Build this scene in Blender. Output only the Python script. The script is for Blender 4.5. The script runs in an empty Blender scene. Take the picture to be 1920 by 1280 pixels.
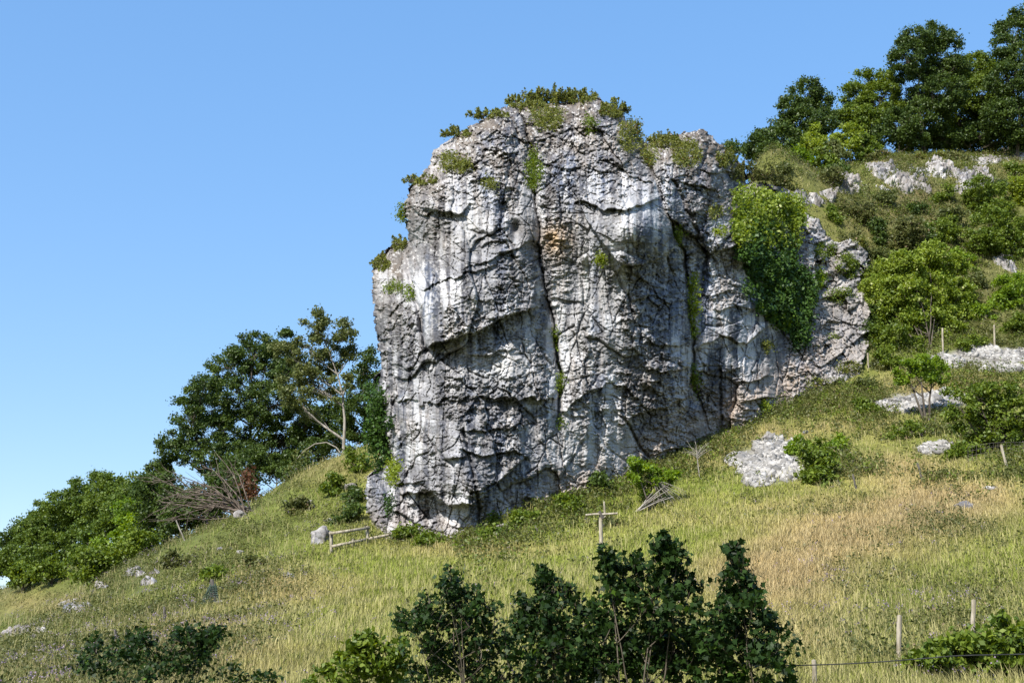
import bpy, math, random
import numpy as np
from mathutils import Vector
S = bpy.context.scene
C = S.collection
R = math.radians
# ------------------------------------------------------------------ camera, light, exposure
F = 2500.0; PITCH = R(15.0); CP, SP = math.cos(PITCH), math.sin(PITCH)
cam_d = bpy.data.cameras.new('camera'); cam = bpy.data.objects.new('camera', cam_d); C.objects.link(cam)
cam_d.sensor_width = 36.0; cam_d.lens = F / 1920 * 36.0; cam_d.clip_start = 0.1; cam_d.clip_end = 3000
cam.location = (0, 0, 0); cam.rotation_euler = (math.pi / 2 + PITCH, 0, 0)
S.camera = cam
SUN_AZ, SUN_EL = R(34), R(43)          # azimuth: to the left of straight behind the camera
sd = Vector((-math.sin(SUN_AZ) * math.cos(SUN_EL), -math.cos(SUN_AZ) * math.cos(SUN_EL), math.sin(SUN_EL)))
sl = bpy.data.lights.new('sun', 'SUN'); sl.energy = 4.7; sl.angle = R(0.5); sl.color = (1, .965, .90)
so = bpy.data.objects.new('sun', sl); C.objects.link(so); so.rotation_euler = (-sd).to_track_quat('-Z', 'Y').to_euler()
so.location = (-20, -30, 60)
w = bpy.data.worlds.new('World'); S.world = w; w.use_nodes = True
wn = w.node_tree.nodes; wl = w.node_tree.links
sky = wn.new('ShaderNodeTexSky'); sky.sky_type = 'NISHITA'; sky.sun_disc = False
sky.sun_elevation = SUN_EL; sky.sun_rotation = math.atan2(sd.x, sd.y); sky.altitude = 300
sky.air_density = 1.0; sky.dust_density = 0.6; sky.ozone_density = 2.6
bgn = wn['Background']; hs = wn.new('ShaderNodeHueSaturation'); hs.inputs['Saturation'].default_value = 2.0; hs.inputs['Hue'].default_value = .509; hs.inputs['Value'].default_value = 2.15; gm = wn.new('ShaderNodeGamma'); gm.inputs[1].default_value = .42; wl.new(sky.outputs[0], gm.inputs[0]); wl.new(gm.outputs[0], hs.inputs['Color']); wl.new(hs.outputs[0], bgn.inputs[0]); bgn.inputs[1].default_value = 0.15
S.view_settings.view_transform = 'Standard'; S.view_settings.look = 'None'
S.view_settings.exposure = 0.78; S.view_settings.gamma = 1
S.cycles.max_bounces = 5; S.cycles.diffuse_bounces = 2; S.cycles.transmission_bounces = 3; S.cycles.glossy_bounces = 2
rng = np.random.default_rng(7)
# ------------------------------------------------------------------ maths helpers
def at(u, v, Y):
    a = (u - 960) / F; b = (640 - v) / F
    t = Y / (CP - b * SP)
    return np.array([a * t, Y + 0 * t, (SP + b * CP) * t]) if np.isscalar(t) else np.stack([a * t, Y + 0 * t, (SP + b * CP) * t], -1)
def proj(x, y, z):
    d = y * CP + z * SP; h = z * CP - y * SP
    return 960 + F * x / d, 640 - F * h / d
def hsh(ix, iy, seed):
    h = (ix.astype(np.int64) * 374761393 + iy.astype(np.int64) * 668265263 + seed * 974634777) & 0xffffffff
    h = ((h ^ (h >> 13)) * 1274126177) & 0xffffffff
    h = ((h ^ (h >> 16)) * 2246822519) & 0xffffffff
    h = h ^ (h >> 15)
    return (h & 0xffffff).astype(np.float64) / 16777216.0
def vn(x, y, seed=0):
    ix = np.floor(x); iy = np.floor(y); fx = x - ix; fy = y - iy
    sx = fx * fx * fx * (fx * (fx * 6 - 15) + 10); sy = fy * fy * fy * (fy * (fy * 6 - 15) + 10)
    a = hsh(ix, iy, seed); b = hsh(ix + 1, iy, seed); c = hsh(ix, iy + 1, seed); d = hsh(ix + 1, iy + 1, seed)
    return (a + (b - a) * sx + (c - a) * sy + (a - b - c + d) * sx * sy) * 2 - 1
def fbm(x, y, seed=0, o=4, g=0.5):
    s = 0; a = 1; n = 0
    for k in range(o):
        s = s + a * vn(x * 2 ** k + 17.3 * k, y * 2 ** k - 9.1 * k, seed + k); n += a; a *= g
    return s / n
def voro(x, y, seed):
    ix = np.floor(x); iy = np.floor(y)
    b1 = np.full(x.shape, 9.0); b2 = b1.copy(); dx = 0 * x; dy = 0 * x; cx = ix.copy(); cy = iy.copy()
    for i in (-1, 0, 1):
        for j in (-1, 0, 1):
            px = ix + i + hsh(ix + i, iy + j, seed); py = iy + j + hsh(ix + i, iy + j, seed + 1)
            d = (x - px) ** 2 + (y - py) ** 2
            n = d < b1
            b2 = np.where(n, b1, np.minimum(b2, d))
            b1 = np.where(n, d, b1); dx = np.where(n, x - px, dx); dy = np.where(n, y - py, dy)
            cx = np.where(n, ix + i, cx); cy = np.where(n, iy + j, cy)
    return np.sqrt(b1), np.sqrt(b2), dx, dy, cx, cy
def facet(U, V, sc, ax, ay, rot, seed, tilt=0.8, lean=0.35):
    c, s = math.cos(rot), math.sin(rot)
    x = (U * c + V * s) / (sc * ax); y = (-U * s + V * c) / (sc * ay)
    wx = fbm(U / sc / .8, V / sc / .8, seed + 50, 3) * .22; wy = fbm(U / sc / .8, V / sc / .8, seed + 60, 3) * .22
    f1, f2, dx, dy, cx, cy = voro(x + wx, y + wy, seed)
    h = hsh(cx, cy, seed + 2) - .5; tx = (hsh(cx, cy, seed + 3) - .5) * tilt; ty = (hsh(cx, cy, seed + 4) - .5) * tilt + lean
    e = np.clip((f2 - f1) / .06, 0, 1)
    return h + tx * dx + ty * dy - .22 * (1 - e), hsh(cx, cy, seed + 5)
def sstep(a, b, x):
    t = np.clip((x - a) / (b - a), 0, 1); return t * t * (3 - 2 * t)
class TPS:
    def __init__(s, pts, vals, reg=0.0):
        s.p = np.array(pts, float); n = len(s.p)
        K = s.k(s.p[:, None, 0] - s.p[None, :, 0], s.p[:, None, 1] - s.p[None, :, 1]) + reg * np.eye(n)
        P = np.c_[np.ones(n), s.p]; A = np.block([[K, P], [P.T, np.zeros((3, 3))]])
        s.w = np.linalg.solve(A, np.r_[np.array(vals, float), 0, 0, 0])
    @staticmethod
    def k(dx, dy):
        r2 = dx * dx + dy * dy + 1e-9; return r2 * np.log(r2) * .5
    def __call__(s, x, y):
        o = s.w[-3] + s.w[-2] * x + s.w[-1] * y
        for (px, py), c in zip(s.p, s.w[:-3]): o = o + c * s.k(x - px, y - py)
        return o
def blob(U, V, u, v, ru, rv): return np.exp(-((U - u) / ru) ** 2 - ((V - v) / rv) ** 2)
# ------------------------------------------------------------------ object helpers
def tag(o, label=None, cat=None, group=None, kind=None):
    for k, x in (('label', label), ('category', cat), ('group', group), ('kind', kind)):
        if x: o[k] = x
    return o
def link(name, me, mat, parent=None):
    o = bpy.data.objects.new(name, me); C.objects.link(o)
    if mat: me.materials.append(mat)
    if parent: o.parent = parent
    return o
def empty(name, loc, label, cat, group=None):
    o = bpy.data.objects.new(name, None); o.empty_display_size = .3; C.objects.link(o)
    o.location = [float(c) for c in loc]
    return tag(o, label, cat, group)
def mesh(name, co, faces_idx, counts, mat, parent=None, col=None, origin=None, smooth=False, val=None):
    """co (N,3); faces_idx flat loop indices; counts per face (array or int)"""
    co = np.asarray(co, np.float64)
    if parent is not None and origin is None: origin = np.array(parent.location)
    if origin is not None: co = co - np.asarray(origin)
    fi = np.ascontiguousarray(faces_idx, np.int32).ravel()
    if np.isscalar(counts): counts = np.full(len(fi) // counts, counts, np.int32)
    me = bpy.data.meshes.new(name)
    me.vertices.add(len(co)); me.vertices.foreach_set('co', co.astype(np.float32).ravel())
    me.loops.add(len(fi)); me.loops.foreach_set('vertex_index', fi)
    me.polygons.add(len(counts))
    me.polygons.foreach_set('loop_start', np.r_[0, np.cumsum(counts)[:-1]].astype(np.int32))
    me.polygons.foreach_set('loop_total', np.asarray(counts, np.int32))
    if smooth: me.polygons.foreach_set('use_smooth', np.ones(len(counts), bool))
    if col is not None:
        a = me.attributes.new('Col', 'FLOAT_COLOR', 'POINT')
        c4 = np.ones((len(co), 4), np.float32); c4[:, :3] = np.clip(col, 0, 1); a.data.foreach_set('color', c4.ravel())
    if val is not None:
        a = me.attributes.new('Val', 'FLOAT', 'POINT'); a.data.foreach_set('value', np.asarray(val, np.float32))
    me.update(); me.validate()
    o = link(name, me, mat, parent)
    if origin is not None and parent is None: o.location = [float(c) for c in origin]
    return o
def unit(a): return a / (np.linalg.norm(a, axis=-1, keepdims=True) + 1e-9)
def rdir(n): return unit(rng.normal(size=(n, 3)))
# ------------------------------------------------------------------ materials
def mat(name, rough=.9):
    m = bpy.data.materials.new(name); m.use_nodes = True; b = m.node_tree.nodes['Principled BSDF']
    b.inputs['Roughness'].default_value = rough; b.inputs['Specular IOR Level'].default_value = .25
    return m, m.node_tree.nodes, m.node_tree.links, b
def m_attr(name, bump=.0, bscale=8., var=.25, rough=.92):
    m, n, l, b = mat(name, rough)
    a = n.new('ShaderNodeAttribute'); a.attribute_name = 'Col'
    g = n.new('ShaderNodeNewGeometry')
    t = n.new('ShaderNodeTexNoise'); t.inputs['Scale'].default_value = bscale; t.inputs['Detail'].default_value = 6; t.inputs['Roughness'].default_value = .7
    l.new(g.outputs['Position'], t.inputs['Vector'])
    mr = n.new('ShaderNodeMapRange'); mr.inputs['From Min'].default_value = .3; mr.inputs['From Max'].default_value = .7
    mr.inputs['To Min'].default_value = 1 - var; mr.inputs['To Max'].default_value = 1 + var
    l.new(t.outputs[0], mr.inputs['Value'])
    v = n.new('ShaderNodeVectorMath'); v.operation = 'MULTIPLY'; l.new(a.outputs['Color'], v.inputs[0]); l.new(mr.outputs[0], v.inputs[1])
    l.new(v.outputs[0], b.inputs['Base Color'])
    if bump:
        bp = n.new('ShaderNodeBump'); bp.inputs['Strength'].default_value = 1; bp.inputs['Distance'].default_value = bump
        l.new(t.outputs[0], bp.inputs['Height']); l.new(bp.outputs[0], b.inputs['Normal'])
    return m
def m_leaf(name, dark, light, trans=.35, rough=.5, spec=.3, top=None):
    """per-leaf value 'Val' picks a colour between dark and light"""
    m, n, l, b = mat(name, rough); b.inputs['Specular IOR Level'].default_value = spec
    a = n.new('ShaderNodeAttribute'); a.attribute_name = 'Val'
    r = n.new('ShaderNodeValToRGB'); l.new(a.outputs['Fac'], r.inputs[0])
    r.color_ramp.elements[0].color = (*dark, 1); r.color_ramp.elements[1].color = (*light, 1)
    if top: e = r.color_ramp.elements.new(.93); e.color = (*light, 1); r.color_ramp.elements[2].color = (*top, 1)
    l.new(r.outputs[0], b.inputs['Base Color'])
    tr = n.new('ShaderNodeBsdfTranslucent'); hs = n.new('ShaderNodeHueSaturation'); hs.inputs['Hue'].default_value = .485
    hs.inputs['Saturation'].default_value = 1.1; hs.inputs['Value'].default_value = 1.5
    l.new(r.outputs[0], hs.inputs['Color']); l.new(hs.outputs[0], tr.inputs[0])
    mx = n.new('ShaderNodeMixShader'); mx.inputs[0].default_value = trans
    l.new(b.outputs[0], mx.inputs[1]); l.new(tr.outputs[0], mx.inputs[2]); l.new(mx.outputs[0], n['Material Output'].inputs[0])
    return m
def m_bark(name, c1, c2, sc=6.):
    m, n, l, b = mat(name, .9)
    t = n.new('ShaderNodeTexNoise'); t.inputs['Scale'].default_value = sc; t.inputs['Detail'].default_value = 5
    tc = n.new('ShaderNodeTexCoord'); mp = n.new('ShaderNodeMapping'); mp.inputs['Scale'].default_value = (1, 1, .25)
    l.new(tc.outputs['Object'], mp.inputs[0]); l.new(mp.outputs[0], t.inputs['Vector'])
    r = n.new('ShaderNodeValToRGB'); r.color_ramp.elements[0].position = .35; r.color_ramp.elements[1].position = .65
    r.color_ramp.elements[0].color = (*c1, 1); r.color_ramp.elements[1].color = (*c2, 1)
    l.new(t.outputs[0], r.inputs[0]); l.new(r.outputs[0], b.inputs['Base Color'])
    bp = n.new('ShaderNodeBump'); bp.inputs['Distance'].default_value = .02; l.new(t.outputs[0], bp.inputs['Height']); l.new(bp.outputs[0], b.inputs['Normal'])
    return m
M = {}
M['rock'] = m_attr('limestone', .06, 5.0, .22)
M['ground'] = m_attr('turf_soil', .08, 3.0, .35)
M['grass'] = m_attr('grass_blades', 0, 1.5, .15, .7)
M['stone'] = m_attr('loose_limestone', .01, 14., .2)
M['leaf_dark'] = m_leaf('leaf_dark_ash', (0.027, 0.052, 0.011), (0.092, 0.137, 0.020), .25)
M['leaf_mid'] = m_leaf('leaf_mid_green', (0.056, 0.098, 0.011), (0.174, 0.225, 0.024), .3)
M['leaf_olive'] = m_leaf('leaf_olive', (0.055, 0.077, 0.020), (0.172, 0.188, 0.055), .3)
M['leaf_far'] = m_leaf('leaf_far_wood', (0.050, 0.089, 0.013), (0.144, 0.198, 0.027), .3)
M['leaf_bright'] = m_leaf('leaf_bright', (0.077, 0.145, 0.012), (0.235, 0.328, 0.030), .4)
M['leaf_yellow'] = m_leaf('leaf_yellow', (0.103, 0.151, 0.014), (0.290, 0.350, 0.042), .4)
M['leaf_bloom'] = m_leaf('leaf_in_bloom', (.085, .135, .012), (.29, .36, .050), .38, top=(.52, .54, .24))
M['leaf_ivy'] = m_leaf('leaf_ivy', (.020, .048, .010), (.072, .135, .022), .2, .45, .2)
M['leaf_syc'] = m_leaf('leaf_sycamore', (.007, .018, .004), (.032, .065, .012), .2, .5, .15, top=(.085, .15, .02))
M['leaf_heath'] = m_leaf('leaf_heath', (0.066, 0.090, 0.017), (0.228, 0.240, 0.054), .35, top=(.22, .13, .05))
M['leaf_scrub'] = m_leaf('leaf_scrub', (.055, .070, .018), (.165, .170, .050), .3, top=(.21, .145, .085))
M['leaf_rust'] = m_leaf('leaf_withered', (.075, .035, .018), (.17, .08, .04), .3)
M['flower'] = m_leaf('marjoram_flower', (.20, .13, .20), (.42, .32, .42), .3)
M['bark'] = m_bark('bark_brown', (.045, .035, .026), (.13, .11, .085))
M['bark_pale'] = m_bark('bark_pale', (.16, .14, .115), (.34, .31, .27))
M['deadwood'] = m_bark('dead_wood', (.07, .052, .042), (.19, .15, .12))
M['timber'] = m_bark('weathered_timber', (.20, .17, .12), (.42, .37, .29), 12)
M['timber_dark'] = m_bark('dark_timber', (.05, .045, .04), (.17, .15, .13), 12)
M['wire'] = m_bark('dark_wire', (.02, .02, .02), (.05, .05, .05)); M['metal'] = m_bark('galvanised_steel', (.25, .28, .30), (.42, .45, .47), 9)
M['mesh'] = m_bark('green_netting', (.05, .08, .06), (.10, .14, .11))
# ------------------------------------------------------------------ terrain
GP = []   # (u, v, Y) points on the ground
GP += [(960, 1280, 30), (480, 1280, 32), (0, 1290, 36), (1400, 1280, 30), (1920, 1280, 30), (2150, 1280, 30), (-250, 1290, 42)]
BL = [(690, 1000, 69), (780, 1003, 67.5), (870, 1012, 66), (960, 975, 67), (1050, 945, 69), (1130, 920, 71), (1200, 885, 73), (1330, 830, 77),
      (1450, 770, 81), (1530, 730, 84), (1620, 690, 88)]
GP += BL
GP += [(1920, 900, 62), (1920, 1080, 46), (1500, 1000, 56), (1700, 930, 62), (1200, 1080, 50), (1000, 1120, 45), (700, 1120, 52), (400, 1150, 54), (1500, 1130, 42),
       (1750, 790, 76), (1920, 760, 78), (1700, 700, 86), (1920, 650, 90), (2200, 700, 84), (1750, 560, 95), (1920, 430, 104), (1920, 292, 118), (2200, 250, 122),
       (1650, 300, 113), (1500, 325, 105), (1410, 330, 100), (1550, 440, 97), (1650, 420, 100), (600, 1020, 69), (500, 1060, 64), (300, 1100, 66), (150, 1160, 64), (0, 1206, 64),
       (240, 1062, 75), (330, 1012, 80), (450, 960, 83), (560, 892, 86), (640, 850, 88), (700, 828, 90), (600, 950, 77), (30, 1150, 104), (0, 1105, 124), (130, 1098, 126), (-250, 1210, 70), (-300, 1150, 120)]
wp = [tuple(at(*g)) for g in GP]
wp += [(0, 0, -1.75), (40, 0, -1.75), (-40, 0, -1.75), (0, 14, -1.6), (25, 14, -1.6), (-25, 14, -1.6), (0, -40, -1.8), (50, -40, -1.8), (-50, -40, -1.8),
       (-8, 110, 18), (-30, 80, 1.4), (-29, 89, 3.8), (-26, 93, 5.4), (-36, 84, 1.6), (-20, 112, 13.5), (-34, 108, 10.5), (-45, 150, 13), (-15, 150, 19), (5, 120, 30), (20, 125, 42), (45, 160, 55), (70, 160, 58), (90, 100, 50), (90, 60, 22),
       (-80, 100, 4), (-90, 160, 9), (-70, 60, 0), (-60, 30, -1), (60, 30, 0), (10, 100, 27), (18, 100, 33)]
wp = np.array(wp)
tps = TPS(wp[:, :2], wp[:, 2], .5)
def zt(x, y, rough=True):
    x = np.asarray(x, float); y = np.asarray(y, float)
    xc = np.clip(x, -110, 105); yc = np.clip(y, -45, 190)
    z = tps(xc, yc)
    if rough:
        k = sstep(18, 30, y)
        z = z + k * (.30 * fbm(x / 5, y / 5, 301, 3) + .10 * fbm(x / 1.1, y / 1.1, 305, 3))
    return z
def ground_at(u, v, y0=22., y1=190.):
    Y = np.arange(y0, y1, .4); P = at(np.full(Y.shape, float(u)), np.full(Y.shape, float(v)), Y)
    d = P[:, 2] - zt(P[:, 0], P[:, 1]); k = np.where(d < 0)[0]
    if len(k) == 0: return P[-1]
    k = k[0]
    if k == 0: return P[0]
    t = d[k - 1] / (d[k - 1] - d[k]); return P[k - 1] * (1 - t) + P[k] * t
def stand(u, Y):
    x = (u - 960) / F * Y / CP
    for _ in range(3):
        z = float(zt(x, Y)); x = (u - 960) / F * (Y * CP + z * SP)
    return np.array([x, Y, z])
def cover(x, y, z):
    """natural ground colour: green meadow, straw patches, brown herb-rich slope"""
    U, V = proj(x, y, z)
    n1 = fbm(x / 7, y / 7, 401, 4); n2 = fbm(x / 1.7, y / 1.7, 411, 3)
    straw = (blob(U, V, 1600, 1010, 190, 75) + blob(U, V, 1440, 1090, 130, 60) + blob(U, V, 1780, 930, 140, 45) + .9 * blob(U, V, 900, 1030, 160, 22) + .8 * blob(U, V, 520, 1100, 130, 40)
             + .9 * blob(U, V, 350, 1215, 160, 60) + .5 * blob(U, V, 1300, 860, 120, 30) + .6 * blob(U, V, 1720, 720, 120, 30) + .6 * blob(U, V, 600, 880, 130, 35) + .7 * blob(U, V, 60, 1130, 130, 25) + .5 * blob(U, V, 1500, 1200, 120, 50) + .8 * blob(U, V, 1600, 800, 130, 26) + .7 * blob(U, V, 1830, 730, 120, 24) + .6 * blob(U, V, 1660, 870, 110, 30) + .5 * blob(U, V, 1450, 820, 60, 20) + .35 * (V < 470) * (U > 1400))
    straw = np.clip(straw + .34 * n1 + .25 * n2 - .04, 0, 1)
    left = sstep(760, 420, U + .9 * (V - 1000)); up = np.maximum(sstep(720, 650, V), .30 * sstep(920, 820, V)) * sstep(1150, 1300, U)
    herb = np.clip(np.maximum(left, up) * (.75 + .5 * n1) + .75 * blob(U, V, 1780, 970, 120, 35) + .45 * blob(U, V, 1720, 1120, 200, 80), 0, 1)
    return np.clip(straw, 0, 1), herb, n1, n2
def cover_col(x, y, z, r=None):
    s, h, n1, n2 = cover(x, y, z)
    g = np.array([.225, .260, .040]); st = np.array([.42, .31, .135]); hb = np.array([.082, .098, .030])
    g = g * 1.0
    c = g * (1 - s[..., None]) + st * s[..., None]
    k = (h * (.85 - .35 * s))[..., None]
    U, V = proj(x, np.maximum(y, 5), z); dryh = (sstep(660, 560, V) * (U > 1390) * np.clip(.55 + .9 * n1, 0, 1))[..., None]
    c = c * (1 - k) + (hb * (1 - dryh) + np.array([.15, .115, .060]) * dryh) * k
    return c * (1 + .22 * n2[..., None])
xs = np.r_[np.linspace(-900, -75, 14), np.arange(-70, -50, 2.), np.arange(-50, 60, .4), np.arange(60, 80, 2.), np.linspace(85, 900, 14)]
ys = np.r_[np.linspace(-600, -20, 12), np.arange(-15, 22, 2.), np.arange(22, 125, .4), np.arange(125, 170, 2.), np.linspace(180, 1500, 16)]
X, Y_ = np.meshgrid(xs, ys); Z = zt(X, Y_)
def grid_faces(nr, nc, off=0):
    i = np.arange(nr - 1)[:, None] * nc + np.arange(nc - 1)[None, :]
    return np.stack([i, i + 1, i + nc + 1, i + nc], -1).reshape(-1, 4) + off
gc = cover_col(X, Y_, Z) * .62
Ug, Vg = proj(X, np.maximum(Y_, 5), Z); sk = 0
for (u_, v_, a_, b_) in [(1440, 865, 60, 36), (1485, 838, 28, 14), (1730, 757, 84, 18), (1850, 668, 92, 19), (1755, 841, 30, 10)]:
    sk = np.maximum(sk, sstep(1.25, .8, np.hypot((Ug - u_) / a_, (Vg - v_) / b_) + .5 * fbm(X / .8, Y_ / .8, 77, 3)))
base_l = line_v([(b_[0], b_[1]) for b_ in BL], Ug) if False else 0
sk = (sk * (Y_ > 40))[..., None]; gc = gc * (1 - sk) + np.array([.22, .205, .18]) * (.7 + .5 * hsh(np.arange(X.size).reshape(X.shape), np.arange(X.size).reshape(X.shape) * 0, 5))[..., None] * sk
tag(mesh('hillside', np.stack([X, Y_, Z], -1).reshape(-1, 3), grid_faces(*X.shape), 4, M['ground'], col=gc.reshape(-1, 3), smooth=True), kind='structure')
# ------------------------------------------------------------------ crag
def seg_dist(U, V, poly):
    d = np.full(U.shape, 1e9)
    for (a, b), (c, e) in zip(poly, poly[1:] + poly[:1]):
        L = (c - a) ** 2 + (e - b) ** 2 + 1e-9
        t = np.clip(((U - a) * (c - a) + (V - b) * (e - b)) / L, 0, 1)
        d = np.minimum(d, (U - a - t * (c - a)) ** 2 + (V - b - t * (e - b)) ** 2)
    return np.sqrt(d)
def inside(U, V, poly):
    r = np.zeros(U.shape, bool)
    for (a, b), (c, e) in zip(poly, poly[1:] + poly[:1]):
        if b == e: continue
        k = ((b > V) != (e > V)) & (U < (c - a) * (V - b) / (e - b) + a); r ^= k
    return r
def line_u(poly, V):     # u of a mostly vertical line at each v
    p = np.array(sorted(poly, key=lambda q: q[1])); return np.interp(V, p[:, 1], p[:, 0])
def line_v(poly, U):
    p = np.array(sorted(poly)); return np.interp(U, p[:, 0], p[:, 1])
def ledge(U, V, poly, A, H, jit=5, seed=0, fade=14):
    """a lip that bulges over H px above the line and breaks off sharply below it"""
    p = np.array(sorted(poly))
    j = jit * fbm(U / 22, V / 40, 700 + seed, 4, .6) * 1.6
    t = line_v(poly, U) + j - V
    e = sstep(p[0, 0] - fade, p[0, 0] + fade, U) * (1 - sstep(p[-1, 0] - fade, p[-1, 0] + fade, U))
    return A * e * np.where(t > 0, np.exp(-np.maximum(t, 0) / H), 0) * sstep(-1.5, 1.5, t) - .14 * A * e * np.where(t <= 0, np.exp(np.minimum(t, 0) / (H * .5)), 0)
def rock_colour(U, V, idv, top, warmb, seed=0, pale=0., sm=0.):
    st = fbm(U / 10 + .35 * fbm(U / 60, V / 60, seed + 3), V / 170, seed + 11, 4, .6)
    st2 = fbm(U / 26, V / 260, seed + 21, 3)
    big = fbm(U / 120, V / 110, seed + 31, 3); fine = fbm(U / 5.5, V / 6.5, seed + 41, 4, .65); mid = fbm(U / 24, V / 20, seed + 45, 4, .6)
    base = np.ones(U.shape + (3,)) * np.array([.270, .260, .255])
    def mixc(c, col, k): k = np.clip(k, 0, 1)[..., None]; return c * (1 - k) + np.array(col) * k
    c = base
    c = mixc(c, (.135, .170, .245), sstep(-.12, .26, st2 + .45 * big) * .85)
    c = mixc(c, (.40, .365, .33), sstep(.0, .4, fbm(U / 50, V / 38, seed + 51, 4) - .3 * st2) * .75)
    c = mixc(c, (.56, .56, .565), sstep(.06, .34, st + .25 * fbm(U / 40, V / 50, seed + 71, 2) + .10 * sm) * (.80 + .15 * sm))
    c = mixc(c, (.055, .065, .090), sstep(.05, .30, -st + .35 * mid * (1 - sm) + .06 * sm) * .78)
    c = mixc(c, (.085, .078, .072), sstep(.06, .38, mid + .5 * big - .02) * .62 * (1 - .7 * sm))
    c = mixc(c, (.58, .57, .56), sstep(.15, .38, fbm(U / 9, V / 8, seed + 73, 4, .65)) * .55)
    c = mixc(c, (.085, .083, .088), sstep(.02, .26, fbm(U / 75, V / 60, seed + 81, 4, .55)) * .5)
    c = mixc(c, (.21, .165, .115), top * (.45 + .5 * mid))
    c = mixc(c, (.45, .36, .28), warmb * (.6 + .5 * mid))
    f1, f2, dx, dy, cx, cy = voro(U / 5.5 + .9 * fine, V / 5 + .9 * fbm(U / 6, V / 5, seed + 75, 3), seed + 61)
    lich = (hsh(cx, cy, seed + 62) > .60) * sstep(.42, .2, f1)
    c = mixc(c, (.64, .62, .58), lich * np.clip(.38 + .7 * top + .4 * big, 0, .85))
    c = mixc(c, (.07, .068, .065), sstep(.12, .4, fine) * .60 * (1 - .6 * sm))
    c = c * (1 + .50 * (idv - .5))[..., None] * (1 + .20 * fine)[..., None]
    if pale: c = c * (1 - pale) + pale * np.array([.52, .47, .41]) * (1 + .3 * mid + .2 * fine)[..., None]
    return c * np.array([.775, .765, .775])
CTL = [(u, v, y) for u, v, y in BL] + [(690, 1060, 69), (870, 1070, 66), (1200, 980, 73), (1450, 860, 81), (720, 850, 71.5), (705, 700, 73.5), (700, 520, 78), (730, 460, 79), (780, 800, 68.6), (850, 880, 66.8), (850, 700, 68.2), (850, 500, 69.3), (790, 550, 70.2), (770, 400, 73),
       (900, 350, 71.2), (850, 270, 75), (930, 250, 73.4), (1000, 240, 75), (1060, 180, 78), (1100, 500, 70.8), (1050, 620, 70.0), (1080, 800, 69.5), (1150, 700, 70.6), (1190, 430, 70.0), (1150, 300, 73.5), (1180, 230, 77),
       (1250, 270, 79), (1330, 250, 82), (1260, 600, 73.5), (1300, 500, 77), (1330, 350, 79.5), (1360, 620, 77.5), (1350, 740, 77.3), (1400, 500, 80.5), (1390, 400, 82.5), (1430, 350, 87), (1480, 380, 90), (1500, 500, 88.5), (1480, 600, 85), (1520, 680, 85)]
ctps = TPS([(a / 100, b / 100) for a, b, _ in CTL], [c for _, _, c in CTL], .02)
OUT = [(686, 1040), (686, 960), (684, 905), (702, 880), (722, 868), (730, 830), (700, 790), (694, 745), (698, 705), (714, 690), (705, 640), (697, 560), (696, 512), (706, 484), (726, 466), (745, 449), (763, 452), (758, 420), (756, 382), (765, 352), (782, 330),
       (806, 306), (808, 282), (838, 262), (862, 246), (902, 224), (940, 202), (965, 190), (1000, 196), (1050, 190), (1100, 186), (1122, 180), (1140, 196), (1168, 216), (1186, 248), (1212, 266), (1250, 254), (1290, 248), (1318, 240), (1345, 262), (1376, 290),
       (1395, 315), (1400, 345), (1430, 340), (1465, 350), (1490, 366), (1500, 420), (1530, 470), (1535, 560), (1545, 640), (1560, 720), (1580, 780), (1450, 860), (1350, 920), (1150, 1020), (880, 1080), (690, 1080)]
SKYP = [(686, 1040), (684, 905), (730, 860), (694, 745), (714, 690), (697, 560), (696, 512), (745, 449), (763, 452), (756, 382), (782, 330), (806, 306), (808, 282), (902, 224), (965, 190), (1050, 190), (1122, 180), (1168, 216), (1212, 266), (1318, 240), (1376, 290), (1400, 345)]
CR1 = [(966, 190), (985, 240), (1003, 300), (1008, 400), (1012, 460), (1022, 520), (1036, 600), (1048, 660), (1052, 740), (1050, 800), (1062, 900), (1070, 1000)]
CR2 = [(1205, 250), (1228, 330), (1252, 400), (1285, 470), (1296, 540), (1302, 640), (1303, 720), (1330, 800), (1350, 900)]
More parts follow.
